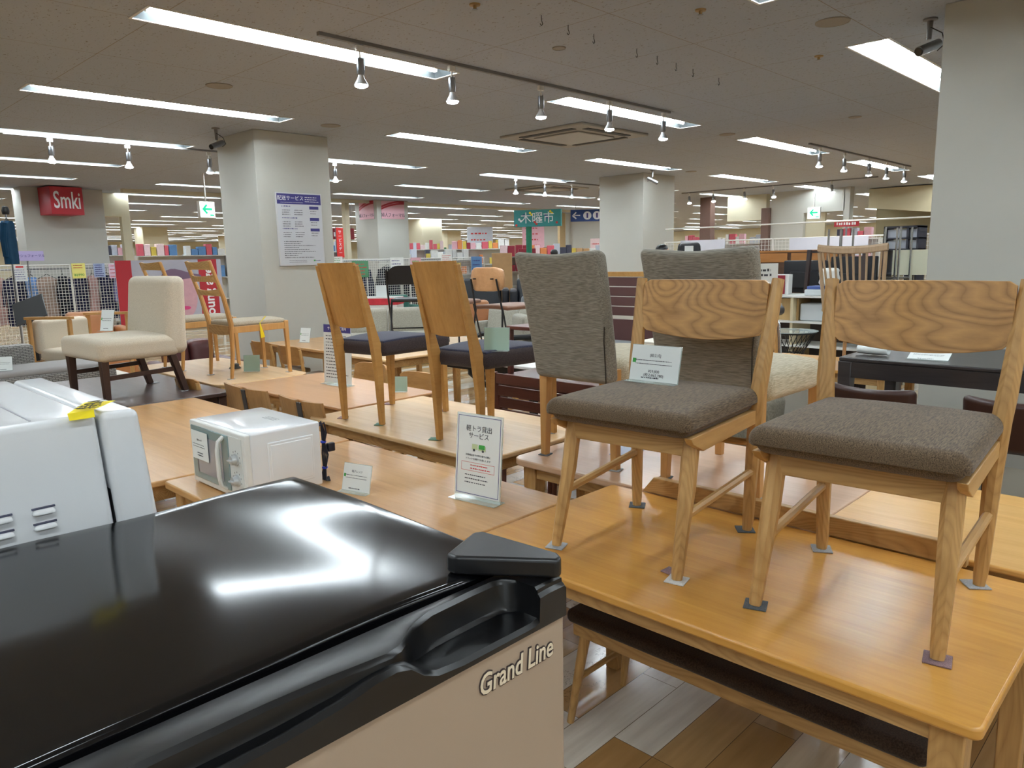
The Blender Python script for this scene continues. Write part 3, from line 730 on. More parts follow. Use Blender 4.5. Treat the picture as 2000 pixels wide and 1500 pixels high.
def navy_chair(label, loc, rz):
    t = thing('dining_chair', label, 'chair', loc, rz, 'golden oak chairs with navy seats')
    for s in (-1, 1):
        # rear leg flaring into the back post (flat section)
        pts = [((-0.215, s * 0.145, 0), (.026, .026)), ((-0.225, s * 0.145, 0.30), (.046, .028)), ((-0.235, s * 0.142, 0.44), (.062, .028)), ((-0.255, s * 0.140, 0.52), (.046, .026)), ((-0.345, s * 0.142, 0.855), (.022, .024))]
        rings = [[(p[0] + sx * w[0] / 2, p[1] + sy * w[1] / 2, p[2]) for sx, sy in ((-1, -1), (1, -1), (1, 1), (-1, 1))] for p, w in pts]
        MB().loft(rings).build('back_post', GOLD_X, t, bevel=0.003)
        MB().bar((0.235, s * 0.215, 0), (0.225, s * 0.205, 0.40), (0.026, 0.026), (0.044, 0.044)).build('leg', GOLD_X, t, bevel=0.003)
    def sf(q):
        x, y, z = q
        u = (x + 0.24) / 0.52
        return (x, y * (0.74 + 0.34 * u), z + 0.012 * math.sin(max(0, min(1, u)) * PI) * (1 if z > .4 else 0))
    st = MB().rbox(-0.21, -0.225, 0.37, 0.275, 0.225, 0.445, 0.03, k=4, extra=8, fn=sf).build('seat', F_NAVYB, t)
    MB().rbox(-0.195, -0.212, 0.432, 0.262, 0.212, 0.4495, 0.01, k=2, extra=8, fn=sf).build('seat_top', F_NAVY, st)
    rings = []
    n = 13
    for i in range(n):
        a = -1 + 2 * i / (n - 1); y = a * 0.132
        cv = -0.022 * (1 - a * a)
        z0, z1 = 0.535 - 0.012 * (1 - a * a), 0.868
        f = lambda z: -0.252 - (z - .52) * 0.275 + cv
        wz = lambda z: 1 + (z - .53) * .12
        rings.append([(f(z0) - .008, y * wz(z0), z0), (f(z0) + .008, y * wz(z0), z0), (f(z1) + .008, y * wz(z1), z1), (f(z1) - .008, y * wz(z1), z1)])
    MB().loft(rings).build('backrest', GOLD_Z, t, bevel=0.002)
    return t
nA = navy_chair('solid wood backed chair with navy seat, left one on the pale oak table', (2.525, 3.445, 0.724), 9)
nB = navy_chair('solid wood backed chair with pale green card on its navy seat, pale oak table', (2.535, 2.63, 0.724), 3)
for (x, y, k, w) in ((2.305, 3.60, 'p', 'rear left foot of the left navy seated chair'), (2.335, 3.29, 'g', 'rear right foot of the left navy seated chair'),
                     (2.72, 3.73, 'p', 'front left foot of the left navy seated chair'), (2.80, 3.31, 'p', 'front right foot of the left navy seated chair'),
                     (2.31, 2.80, 'g', 'rear left foot of the right navy seated chair'), (2.325, 2.50, 'g', 'rear right foot of the right navy seated chair'),
                     (2.76, 2.88, 'g', 'front left foot of the right navy seated chair'), (2.78, 2.45, 'l', 'front right foot of the right navy seated chair')):
    pad(x, y, 0.7205, k, 35, 'under the ' + w, 0.052)

def ladder_chair(label, loc, rz):
    t = thing('ladder_back_chair', label, 'chair', loc, rz, 'ladder back chairs on the rounded table')
    for s in (-1, 1):
        MB().tube([(-0.235, s * 0.185, 0), (-0.215, s * 0.188, 0.2), (-0.21, s * 0.19, 0.42), (-0.255, s * 0.198, 0.62), (-0.345, s * 0.205, 0.90)], [0.013, 0.016, 0.02, 0.017, 0.013], 8).build('back_post', ALDER, t)
        MB().bar((0.245, s * 0.21, 0), (0.235, s * 0.205, 0.42), (0.024, 0.024), (0.034, 0.034)).build('leg', ALDER, t, bevel=0.003)
        MB().bar((-0.21, s * 0.192, 0.375), (0.235, s * 0.205, 0.38), (0.05, 0.02)).build('side_rail', ALDER, t, bevel=0.003)
    MB().box(0.225, -0.19, 0.35, 0.248, 0.19, 0.405).build('front_rail', OAK_Y, t, bevel=0.003)
    rings = []
    for i in range(9):
        a = -1 + i / 4; y = a * .185; x = -0.215 - .0 * a; z0 = 0.35 - .0
        rings.append([(x - .01, y, 0.345 - .015 * (1 - a * a)), (x + .01, y, 0.345 - .015 * (1 - a * a)), (x + .01, y, 0.405), (x - .01, y, 0.405)])
    MB().loft(rings).build('back_rail', OAK_Y, t)
    MB().rbox(-0.205, -0.205, 0.395, 0.24, 0.205, 0.435, 0.02, k=3, extra=6, fn=lambda q: (q[0], q[1], q[2] + (0.012 * (1 - (q[1] / .2) ** 2) if q[2] > .42 else 0))).build('seat', F_KHAKI, t)
    for zc, h in ((0.865, 0.055), (0.765, 0.04), (0.66, 0.04)):
        rings = []
        for i in range(11):
            a = -1 + i / 5; y = a * 0.2
            x = -0.25 - (zc - .6) * 0.33 - 0.03 * (1 - a * a)
            up = 0.012 * a * a
            rings.append([(x - .007, y, zc - h / 2 - up * .4), (x + .007, y, zc - h / 2 - up * .4), (x + .004, y, zc + h / 2 + up), (x - .01, y, zc + h / 2 + up)])
        MB().loft(rings).build('slat', OAK_Y, t, bevel=0.002)
    return t
lA = ladder_chair('ladder back chair with yellow tag, nearest on the rounded table', (2.80, 5.70, 0.722), 0)
lB = ladder_chair('ladder back chair standing behind the one with the yellow tag', (2.74, 6.47, 0.722), 0)
for (x, y, w) in ((2.56, 5.52, 'rear right foot of the tagged ladder back chair'), (2.56, 5.88, 'rear left foot of the tagged ladder back chair'), (3.04, 5.50, 'front right foot of the tagged ladder back chair'),
                  (2.505, 6.29, 'rear right foot of the second ladder back chair'), (2.505, 6.65, 'rear left foot of the second ladder back chair'), (3.04, 5.91, 'front left foot of the tagged ladder back chair')):
    pad(x, y, 0.7205, 'l', 10, 'under the ' + w, 0.045)
dl = thing('felt_roll', 'small dark grey felt disc lying on the rounded table', 'felt pad', (2.86, 6.08, 0.721))
MB().lathe([(0.001, 0), (0.045, 0), (0.05, 0.004), (0.034, 0.018), (0.036, 0.034), (0.03, 0.04), (0.001, 0.04)], 16).build('pad', FELT_D, dl)

# cream slipper chair
sc = thing('slipper_chair', 'cream upholstered low slipper chair on the dark walnut table', 'chair', (1.80, 5.55, 0.722), 184)
MB().rbox(-0.27, -0.33, 0.26, 0.27, 0.33, 0.405, 0.045, k=4, extra=7, fn=lambda q: (q[0], q[1], q[2] + (.012 * (1 - (q[1] / .33) ** 2) if q[2] > .36 else 0))).build('seat', F_CREAM, sc)
MB().rbox(-0.33, -0.33, 0.27, -0.18, 0.33, 0.80, 0.05, k=4, extra=7, fn=lambda q: (q[0] - 0.03 * max(0, q[2] - .4) / .4 + (0.05 * max(0, q[2] - .4) / .4 if q[0] > -0.25 else 0) * -0.2, q[1] * (1 - .06 * max(0, q[2] - .4) / .4), q[2])).build('backrest', F_CREAM, sc)
for s in (-1, 1):
    MB().bar((0.225, s * 0.275, 0), (0.225, s * 0.275, 0.27), (0.038, 0.038), (0.05, 0.05)).build('leg', WALNUT, sc, bevel=0.003)
    MB().bar((-0.30, s * 0.275, 0), (-0.22, s * 0.275, 0.275), (0.038, 0.045), (0.042, 0.06)).build('leg', WALNUT, sc, bevel=0.003)
    MB().bar((0.225, s * 0.275, 0.15), (-0.26, s * 0.275, 0.165), (0.03, 0.02)).build('stretcher', WALNUT, sc, bevel=0.002)
pad(2.10, 5.29, 0.7205, 'l', 5, 'under the near rear foot of the cream slipper chair', 0.05)
pad(2.11, 5.84, 0.7205, 'l', 5, 'under the far rear foot of the cream slipper chair', 0.05)
# ---------------------------------------------------------------- fridge in the foreground
fr = thing('refrigerator', 'two tone compact refrigerator with glossy black top in the foreground', 'refrigerator', (0, 0, 0))
FX0, FX1, FY0, FY1, FZ = 0.06, 0.566, 0.482, 1.03, 1.272
CAB = plain('dark fridge cabinet', (52, 50, 50), 0.4)
MB().box(FX0 + .004, FY0 + .07, 0.02, FX1 - .004, FY1 - .01, FZ - .03).build('cabinet', CAB, fr, bevel=0.004)
gt = plain('glossy black fridge top', (9, 9, 11), 0.11, coat=0.0, var=0.1)
def wavy(q): return (q[0], q[1], q[2] + (0.0022 * math.sin(q[0] * 12 + 1.0) * math.sin(q[1] * 8 + .5) + 0.0009 * math.sin(q[0] * 23 + q[1] * 9) if q[2] > FZ - .01 else 0))
MB().rbox(FX0, FY0 + .068, FZ - .034, FX1, FY1, FZ, 0.007, k=3, extra=26, fn=wavy).build('top_panel', gt, fr)
BEIGE = plain('champagne beige door', (168, 150, 132), 0.34, metal=0.15)
MB().box(FX0, FY0, 0.5, FX1, FY0 + .05, FZ - .045).build('freezer_door', BEIGE, fr, bevel=0.004)
MB().box(FX0, FY0, 0.04, FX1, FY0 + .05, 0.49).build('fridge_door', BEIGE, fr, bevel=0.004)
# moulded black door cap with a scooped handle
zt, zb = FZ - .003, FZ - .046
def sect(x, d, b_):
    """profile across the cap at x: d = depth of scoop from front, b_ = height of scoop floor"""
    y0 = FY0 - 0.003; y1 = FY0 + .058
    return [(x, y0, zb), (x, y1, zb), (x, y1, zt - .002), (x, y1 - .003, zt), (x, y0 + d + .004, zt), (x, y0 + d, zt - .004), (x, y0 + d * .98, b_ + .004), (x, y0 + d * .9, b_), (x, y0 + .004, b_), (x, y0, b_ - .004)]
cap_s = []
full = (0.004, zt - .004)
for x, d, b_ in ((FX0, .020, zt - .020), (0.16, .020, zt - .020), (0.24, .019, zt - .019), (0.29, .016, zt - .015), (0.325, .012, zt - .009), (0.345, .010, zt - .008), (0.36, .013, zt - .012),
                 (0.374, .022, zt - .024), (0.39, .034, zt - .031), (0.42, .044, zt - .034), (0.47, .046, zt - .034), (0.505, .046, zt - .034), (0.516, .042, zt - .034), (0.524, .030, zt - .032), (0.5255, .004, zt - .006),
                 (0.54, .004, zt - .005), (FX1 - .003, .004, zt - .005), (FX1, .007, zt - .008)):
    cap_s.append(sect(x, d, b_))
MB().loft(cap_s).build('door_cap', plain('black door cap', (10, 10, 12), 0.3), fr)
MB().box(FX0 + .01, FY0 + .055, FZ - .04, FX1 - .01, FY0 + .07, FZ - .012).build('door_gasket', BLACKM, fr, smooth=False)
# hinge cover
hp = [(0.487, 0.579), (0.549, 0.604), (0.560, 0.598), (0.5685, 0.492), (0.562, 0.481), (0.552, 0.478), (0.487, 0.565)]
MB().prism(hp, FZ - .001, FZ + .020).build('hinge_cover', plain('black hinge cover', (22, 22, 24), 0.34), fr, bevel=0.004, seg=3)
lg = text('Grand Line', 0.030, plain('logo outline', (58, 46, 48), 0.5), fr, (0.4925, FY0 - .0006, 1.198), (PI / 2, 0, 0), 'logo_outline', 0.0003, sx=0.78, bold=0.0017, shear=0.12)
lg2 = text('Grand Line', 0.030, plain('logo cream', (222, 208, 184), 0.45), fr, (0.4925, FY0 - .0014, 1.198), (PI / 2, 0, 0), 'logo', 0.0002, sx=0.78, shear=0.12, bold=0.0004)

# ---------------------------------------------------------------- big white oven range behind the fridge
st = tag(MB().box(-0.30, 1.055, 0.0, 0.375, 1.56, 1.09).build('storage_cabinet', WHITE_S, bevel=0.006), 'white cabinet holding up the large white oven behind the refrigerator', 'cabinet')
ov = thing('oven_range', 'large white microwave oven with yellow tag behind the black refrigerator', 'microwave oven', (0, 0, 1.09))
OH = 0.318
def ovf(q):
    x, y, z = q
    # the front (+x) edge leans back towards the top
    if x > 0.2: x -= 0.026 * max(0, min(1, z / OH)) * (x - 0.2) / 0.18
    return (x, y, z - 0.0)
MB().rbox(-0.27, 1.07, 0.012, 0.3265, 1.52, OH, 0.010, k=4, extra=8, fn=ovf).build('body', WHITE, ov)
MB().rbox(0.3305, 1.068, 0.014, 0.388, 1.522, OH - .001, 0.010, k=4, extra=3, fn=ovf).build('door', WHITE, ov)
MB().box(0.318, 1.078, 0.02, 0.3315, 1.512, OH - .008).build('door_gap', BLACKM, ov, smooth=False)
for i in range(4):
    for j in range(2):
        xx = 0.235 - 0.047 * i; zz = 0.203 - 0.020 * j
        w = 0.013
        MB().rbox(xx - w, 1.062, zz - .007, xx + w, 1.074, zz + .004, 0.005, k=2, extra=2, fn=lambda q, zz=zz: (q[0], q[1] + (0.006 if q[2] < zz - .002 else 0), q[2])).build('louver', WHITE, ov)
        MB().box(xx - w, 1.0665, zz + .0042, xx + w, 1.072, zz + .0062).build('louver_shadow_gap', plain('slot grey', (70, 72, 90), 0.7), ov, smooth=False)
MB().box(-0.2, 1.11, OH, 0.20, 1.36, OH + .0012).build('instruction_sheet', plain('pale blue sheet', (206, 216, 226), 0.2, coat=0.6), ov, bevel=0.0)
MB().box(0.235, 1.085, OH - .0005, 0.2375, 1.51, OH + .0006).build('top_seam', plain('seam grey', (150, 150, 156), 0.6), ov, smooth=False)
for k in range(4): MB().lathe([(0.02, 0), (0.018, 0.014), (0.001, 0.014)], 10, ((-0.22, 0.30)[k % 2], (1.11, 1.48)[k // 2], 0)).build('foot', BLACKM, ov)
# yellow tag taped over the top edge
tg = MB().add([(0.262, 1.060, .318), (0.292, 1.060, .318), (0.262, 1.066, .3265), (0.294, 1.068, .3265), (0.300, 1.125, .3285), (0.335, 1.112, .3275)],
              [(0, 1, 3, 2), (2, 3, 5, 4)])
yt = tag(tg.build('price_tag', YELLOW, smooth=False, loc=(0.012, 0.0, 1.0875)), 'bright yellow tag taped on the top edge of the large white oven', 'tag')
ytx = text('特BA', 0.03, plain('tag ink', (70, 60, 20), 0.6), yt, (0.302, 1.095, .3295), (0, 0, math.radians(62)), 'lettering', 0.0002)

# ---------------------------------------------------------------- small white microwave
mw = thing('microwave_oven', 'small white microwave oven with two knobs and a price card', 'microwave oven', (1.212, 2.545, 0.728), 0)
# local: front faces -X, x 0..0.31, y 0..0.46, z 0..0.255
mwW = WHITE_S
MB().rbox(0.018, 0.0, 0.0, 0.31, 0.465, 0.255, 0.008, k=2, extra=3).build('body', WHITE, mw)
MB().rbox(-0.006, 0.0, -0.001, 0.02, 0.465, 0.254, 0.006, k=2, extra=3).build('front_frame', WHITE_S, mw)
dr = MB().box(-0.010, 0.125, 0.022, -0.004, 0.448, 0.236).build('door', plain('grey teal glass', (128, 150, 152), 0.15, coat=0.6), mw, bevel=0.003)
MB().box(-0.0115, 0.175, 0.05, -0.0095, 0.40, 0.2).build('window', plain('oven window grey', (150, 152, 160), 0.12, coat=0.5), dr, smooth=False)
MB().box(-0.0118, 0.392, 0.05, -0.0098, 0.405, 0.2).build('window_shade', plain('dark window edge', (70, 80, 88), 0.3), dr, smooth=False)
MB().tube([(-0.010, 0.158, 0.026), (-0.030, 0.158, 0.042), (-0.036, 0.158, 0.08), (-0.036, 0.158, 0.18), (-0.030, 0.158, 0.212), (-0.010, 0.158, 0.228)], 0.0085, 8).build('handle', WHITE_S, mw)
MB().box(-0.009, 0.018, 0.02, -0.005, 0.118, 0.238).build('control_panel', plain('pale panel', (214, 218, 216), 0.3), mw, smooth=False)
for zz in (0.155, 0.075):
    kb = MB().lathe([(0.001, 0), (0.024, 0), (0.024, 0.004), (0.019, 0.006), (0.017, 0.022), (0.001, 0.024)], 20).build('knob', plain('silver knob', (196, 200, 202), 0.3, metal=0.4), mw, loc=(-0.008, 0.066, zz), rot=(0, -PI / 2, 0))
    MB().box(-0.003, -0.017, 0.006, 0.003, 0.017, 0.03).build('grip', plain('silver knob', (196, 200, 202)), kb, bevel=0.001)
    for a in range(-3, 4):
        MB().box(-0.0095, -0.0012, -0.003, -0.0085, 0.0012, 0.003).build('scale_mark', INK, mw, smooth=False, loc=(0, 0.066 + 0.032 * math.sin(a * .6), zz + 0.032 * math.cos(a * .6)))
MB().rbox(0.085, -0.004, 0.035, 0.275, 0.004, 0.21, 0.003, k=2, extra=2).build('side_panel_ridge', WHITE, mw)
MB().rbox(0.095, -0.0055, 0.045, 0.265, 0.002, 0.20, 0.003, k=2, extra=2).build('side_panel', WHITE, mw)
for r in range(3):
    for c in range(8):
        MB().box(0.20 + r * 0.012, 0.16 + c * 0.012, 0.2551, 0.203 + r * 0.012, 0.168 + c * 0.012, 0.2556).build('printed_mark', plain('grey print', (140, 142, 146)), mw, smooth=False)
for k in range(4): MB().lathe([(0.014, -.006), (0.012, 0.0), (0.001, 0.0)], 10, ((0.04, 0.27)[k % 2], (0.04, 0.42)[k // 2], 0)).build('foot', BLACKM, mw)
# cable bundle at the back
cb = thing('power_cable', 'black power cable bundled with blue ties hanging behind the small microwave', 'cable', (1.545, 2.60, 0.722))
m = MB()
for k in range(4):
    o_ = (k - 1.5) * 0.008
    m.tube([(-0.02, o_, 0.225), (0.01 + abs(o_), o_, 0.242), (0.026, o_ * 1.5, 0.20), (0.022, o_ * .6, 0.16), (0.026, o_ * 1.8, 0.11), (0.020, o_ * .6, 0.05), (0.012, o_ * 1.6, 0.005), (0.04 + o_, o_ * 2, 0.004)], 0.0035, 6)
m.build('cable', RUBBER, cb)
MB().rbox(0.03, -0.022, 0.12, 0.062, -0.002, 0.155, 0.004, k=1, extra=1).build('plug', RUBBER, cb)
for zz in (0.162, 0.055): MB().lathe([(0.011, -.004), (0.012, 0), (0.011, .004)], 10, (0.021, 0, zz)).build('tie', plain('blue tie', (30, 60, 200), 0.4), cb)

# ---------------------------------------------------------------- cards and signs (local: face towards -Y)
def lines(n, w, z0, z1, seed=0, hh=0.0022, fill=0.75, x0=None, mat=INK, y=-0.0012, name='small_print', parent=None, seg=0.006):
    rnd = random.Random(seed); m = MB()
    for i in range(n):
        z = z0 + (z1 - z0) * (i / max(1, n - 1))
        x = -w / 2 if x0 is None else x0
        xe = x + w * rnd.uniform(fill, 1.0)
        while x < xe:
            l = rnd.uniform(.5, 1.6) * seg
            m.box(x, y, z - hh / 2, min(xe, x + l), y + .0006, z + hh / 2 * rnd.uniform(.4, 1)); x += l + rnd.uniform(.25, .7) * seg
    return m.build(name, mat, parent, smooth=False)
def price_card(label, loc, rz, w=0.15, h=0.105, lean=18, seed=1, back=False, mat=None, title='', price='', green=True, group=None):
    t = thing('price_card', label, 'price card', loc, rz, group)
    a = math.radians(-lean)
    R = Matrix.Rotation(a, 4, 'X')
    h0 = bpy.data.objects
    ac_ = MB().box(-w / 2 - .002, 0.0012, 0, w / 2 + .002, 0.0032, h + .004, R).box(-w / 2 - .002, -0.025, 0.0, w / 2 + .002, 0.003, 0.002).build('acrylic_stand', ACR, t, smooth=False)
    cd = MB().box(-w / 2, -0.0006, 0.003, w / 2, 0.0008, h + .002).build('card', mat or PAPER, t, smooth=False, rot=(a, 0, 0))
    if not back:
        if title: text(title, h * .10, INK, cd, (0, -0.0010, h * .74), name='lettering', extrude=0.0002)
        if price: text(price, h * .11, INK, cd, (0, -0.0010, h * .24), name='lettering', extrude=0.0002)
        lines(2, w * .8, h * .60, h * .50, seed, h * .022, parent=cd, seg=w * .02, fill=.9)
        lines(1, w * .45, h * .12, h * .12, seed + 5, h * .04, parent=cd, seg=w * .03, x0=-w * .25)
        if green: MB().box(-w * .47, -0.0012, h * .52, -w * .40, -0.0006, h * .64).build('mark', INK_G, cd, smooth=False)
    return t
price_card('white price card standing on the brown woven seat of the oak chair', (1.995, 1.322, 1.199), -89, 0.178, 0.115, lean=12, seed=3, title='[組立式]', price='¥59,800\n(税込¥65,780)')
price_card('small white price card on the oak table between the microwave and the tall sign', (1.555, 2.375, 0.722), -75, 0.135, 0.105, lean=14, seed=5, title='電子レンジ', price='')
mc = thing('price_card', 'white price card stuck on the door of the small microwave', 'price card', (1.197, 2.905, 0.882), -90)
MB().box(-0.072, -0.001, -0.05, 0.072, 0.0, 0.066).build('card', PAPER, mc, smooth=False)
text('電子レンジ', 0.009, INK, mc, (0, -.0015, 0.03), extrude=.0002); lines(2, .12, .012, .002, 4, .002, parent=mc, y=-.0018, seg=.004); lines(2, .05, -.022, -.032, 6, .004, parent=mc, y=-.0018, seg=.005)
price_card('pale green backed card on the navy seat of the right hand chair', (2.415, 2.455, 1.176), -58, 0.118, 0.105, lean=10, back=True, mat=TEALCARD)
price_card('pale green backed card on the light brown table behind the left navy chair', (3.03, 4.02, 0.722), -52, 0.1, 0.1, lean=8, back=True, mat=TEALCARD)
price_card('pale green backed card on the rounded table near the ladder back chair', (2.86, 5.78, 0.722), -45, 0.13, 0.13, lean=10, back=True, mat=TEALCARD)
price_card('white card on the oak table against the notice pillar', (4.30, 7.40, 0.722), -72, 0.14, 0.16, lean=14, seed=9, title='', price='')
price_card('white card standing on the cream slipper chair seat', (1.80, 5.80, 1.142), -60, 0.105, 0.15, lean=14, seed=11)
price_card('white folded card lying on the black stained table', (4.22, 1.13, 1.04), -88, 0.19, 0.09, lean=68, seed=12, title='', price='', green=False)
# rolled paper on black table
pr = thing('paper_roll', 'white rolled sheet lying on the left end of the black stained table', 'paper', (4.26, 1.46, 1.04))
m = MB()
rings = []
for i in range(7):
    y = -0.13 + i * 0.026
    rings.append([(0.03 * math.cos(a), y, 0.028 + 0.026 * math.sin(a) * (1 - .12 * (i > 4))) for a in [math.radians(-60 + 25 * k) for k in range(13)]])
m.loft(rings, cap=False, closed=False)
o = m.build('sheet', PAPER, pr); sd = o.modifiers.new('solid', 'SOLIDIFY'); sd.thickness = 0.0015

def easel(label, loc, rz, w, h, blue=0.0, border=False, title='', t2='', seed=2, lean=6):
    t = thing('acrylic_sign', label, 'sign', loc, rz)
    a = math.radians(-lean); R = Matrix.Rotation(a, 4, 'X')
    MB().box(-w / 2 - .003, 0.0016, 0, w / 2 + .003, 0.004, h + .003, R).box(-w / 2 - .003, -0.035, 0, w / 2 + .003, 0.03, 0.0025).build('acrylic_stand', ACR, t, smooth=False)
    cd = MB().box(-w / 2, -0.0006, 0.012, w / 2, 0.0012, h).build('poster', PAPER, t, smooth=False, rot=(a, 0, 0))
    if border:
        b = 0.004; f = .006
        MB().box(-w / 2 + f, -.0012, .012 + f, w / 2 - f, -.0006, .012 + f + b * .5).box(-w / 2 + f, -.0012, h - f - b * .5, w / 2 - f, -.0006, h - f).box(-w / 2 + f, -.0012, .012 + f, -w / 2 + f + b * .5, -.0006, h - f).box(w / 2 - f - b * .5, -.0012, .012 + f, w / 2 - f, -.0006, h - f).build('blue_border', INK_B, cd, smooth=False)
    if blue: MB().box(-w / 2, -.0012, h - blue, w / 2, -.0006, h).build('blue_band', INK_B, cd, smooth=False)
    return t, cd
t, cd = easel('white sign with blue border offering a light truck, on the oak table', (1.795, 1.948, 0.722), -83, 0.212, 0.315, border=True)
text('軽トラ貸出', 0.0245, INK, cd, (0, -.0012, .262), extrude=.0003); text('サービス', 0.0245, INK, cd, (0, -.0012, .236), extrude=.0003)
gl = plain('pale truck print', (190, 206, 160), .6)
MB().box(-.03, -.0012, .186, -.004, -.0006, .206).box(.0, -.0012, .184, .034, -.0006, .202).build('truck_print', gl, cd, smooth=False)
MB().box(.002, -.0016, .190, .030, -.001, .206).build('truck_cargo', INK_G, cd, smooth=False)
for xx in (-.02, .022): MB().lathe([(0.005, 0), (0.005, .0008), (.001, .0008)], 12).build('wheel_print', INK, cd, loc=(xx, -.001, .184), rot=(PI / 2, 0, 0))
text('お客様自身でお持ち帰りの際に', .0085, INK, cd, (0, -.0012, .164), extrude=.0002); text('トラックを無料でお貸しします', .0085, INK, cd, (0, -.0012, .150), extrude=.0002)
MB().box(-.078, -.0012, .136, .078, -.0008, .1372).box(-.078, -.0012, .105, .078, -.0008, .1062).box(-.078, -.0012, .105, -.0772, -.0008, .1372).box(.0772, -.0012, .105, .078, -.0008, .1372).build('red_frame', INK_R, cd, smooth=False)
lines(2, .1, .127, .115, 3, .004, mat=INK_R, parent=cd, seg=.006, x0=-.035); lines(3, .12, .09, .062, 8, .004, parent=cd, seg=.007)
t, cd = easel('tall narrow lettered sign with purple top on the light brown table', (2.93, 4.62, 0.722), -84, 0.30, 0.43, blue=.055, lean=3)
text('サービスのご案内', .026, INK_W, cd, (0, -.0016, .402), extrude=.0003); lines(14, .25, .35, .05, 6, .007, parent=cd, seg=.014, fill=.5)
MB().box(-.06, -.05, 0, .1, .05, .002).build('base_card', PAPER, t, smooth=False)

# notice board on the pillar
nb = thing('notice_board', 'white delivery service notice with purple heading on the left pillar', 'notice', (4.823, 8.228, 1.985))
W2, H2 = 0.297, 0.42
MB().box(-W2 - .008, -.022, -H2 - .008, W2 + .008, 0, H2 + .008).build('frame', plain('silver frame', (206, 206, 208), .35), nb, bevel=.004)
sh = MB().box(-W2 + .006, -.0232, -H2 + .006, W2 - .006, -.0215, H2 - .006).build('sheet', plain('notice sheet', (204, 206, 212), .4), nb, smooth=False)
MB().box(-W2 + .006, -.0245, H2 - .125, W2 - .006, -.023, H2 - .006).build('heading_band', INK_B, sh, smooth=False)
text('配送サービス', .058, INK_W, sh, (-.115, -.0255, H2 - .058), extrude=.0004)
lines(3, .2, H2 - .04, H2 - .09, 21, .008, mat=INK_W, y=-.0255, parent=sh, seg=.014, x0=.075); lines(1, .3, H2 - .105, H2 - .105, 22, .005, mat=INK_W, y=-.0255, parent=sh, x0=-.25)
for i, zz in enumerate((.24, .105, -.02)):
    MB().box(.13, -.0245, zz, .255, -.023, zz + .035).build('blue_label', INK_B, sh, smooth=False)
    lines(1, .22 if i else .12, zz + .03, zz + .03, 30 + i, .012, mat=INK_B, y=-.0245, parent=sh, x0=-.24, seg=.014, fill=.9)
    lines(3, .12, zz - .015, zz - .065, 40 + i, .008, y=-.0245, parent=sh, x0=-.235, seg=.012); lines(3, .12, zz - .015, zz - .065, 50 + i, .008, y=-.0245, parent=sh, x0=-.075, seg=.012)
    lines(2, .10, zz - .02, zz - .05, 60 + i, .008, y=-.0245, parent=sh, x0=.14, seg=.012)
lines(9, .46, -.14, -.33, 71, .008, y=-.0245, parent=sh, x0=-.235, seg=.014, fill=.3)
lines(2, .3, -.365, -.385, 72, .005, y=-.0245, parent=sh, x0=-.18); MB().box(.15, -.0245, -.378, .172, -.023, -.36).build('mark', INK_G, sh, smooth=False); lines(1, .08, -.37, -.37, 73, .01, mat=INK_B, y=-.0245, parent=sh, x0=.178)
# ---------------------------------------------------------------- tucked in and standing chairs of the middle ground
def strap_chair(label, loc, rz, w=0.5):
    t = thing('strap_back_chair', label, 'chair', loc, rz, 'oak chairs with dark strap backs')
    MB().box(-0.19, -w / 2 + .02, 0.42, 0.22, w / 2 - .02, 0.455).build('seat', OAK_Y, t, bevel=.006)
    for s in (-1, 1):
        MB().bar((-0.18, s * (w / 2 - .05), 0), (-0.17, s * (w / 2 - .05), .42), (.04, .03)).build('leg', OAK_Z, t, bevel=.003)
        MB().bar((0.19, s * (w / 2 - .05), 0), (0.18, s * (w / 2 - .05), .42), (.03, .03), (.04, .04)).build('leg', OAK_Z, t, bevel=.003)
    def panel(y0, y1):
        rings = []
        for i in range(7):
            y = y0 + (y1 - y0) * i / 6; a = y / (w / 2)
            x = -0.215 - 0.035 * (1 - a * a)
            rings.append([(x + .04, y, .52), (x + .058, y, .52), (x + .014, y, .805), (x - .004, y, .805)])
        return MB().loft(rings)
    panel(-.02, w / 2).build('backrest', GOLDB, t, bevel=.002); panel(-w / 2, -.085).build('backrest', GOLDB, t, bevel=.002)
    MB().bar((-.205, -.052, .40), (-.252, -.052, .795), (.006, .05)).build('strap', plain('dark steel strap', (66, 66, 68), .5), t, smooth=False)
    return t
GOLDB = wood('weathered oak back', (150, 112, 70), (186, 146, 98), 'Z', rough=.45)
strap_chair('oak chair back with dark strap, the left one tucked beside the light brown table', (2.44, 4.62, 0), 0, .58)
strap_chair('oak chair back with dark strap, the right one tucked beside the light brown table', (2.44, 3.93, 0), 0, .48)
def curved_chair(label, loc, rz, mat=None, w=0.46, h=0.78, seatm=None, group=None, sh=.43):
    mat = mat or OAK_Z
    t = thing('curved_back_chair', label, 'chair', loc, rz, group)
    MB().rbox(-0.2, -w / 2, sh - .02, 0.22, w / 2, sh + .025, .018, k=2, extra=4).build('seat', seatm or F_KHAKI, t)
    for s in (-1, 1):
        MB().tube([(-0.2, s * (w / 2 - .02), 0), (-0.19, s * (w / 2 - .02), .45), (-0.24, s * (w / 2 + .0), h - .03)], [.014, .019, .014], 8).build('back_post', mat, t)
        MB().tube([(0.19, s * (w / 2 - .03), 0), (0.18, s * (w / 2 - .04), sh - .01)], [.014, .019], 8).build('leg', mat, t)
    rings = []
    for i in range(13):
        a = -1 + i / 6; y = a * w / 2; x = -0.24 - .06 * (1 - a * a)
        e = .05 * max(0, abs(a) - .8) / .2
        rings.append([(x + .03, y, h - .19 + e * .4), (x + .045, y, h - .19 + e * .4), (x + .015, y, h - e * .4), (x, y, h - e * .4)])
    MB().loft(rings).build('backrest', CURVB, t, bevel=.002)
    return t
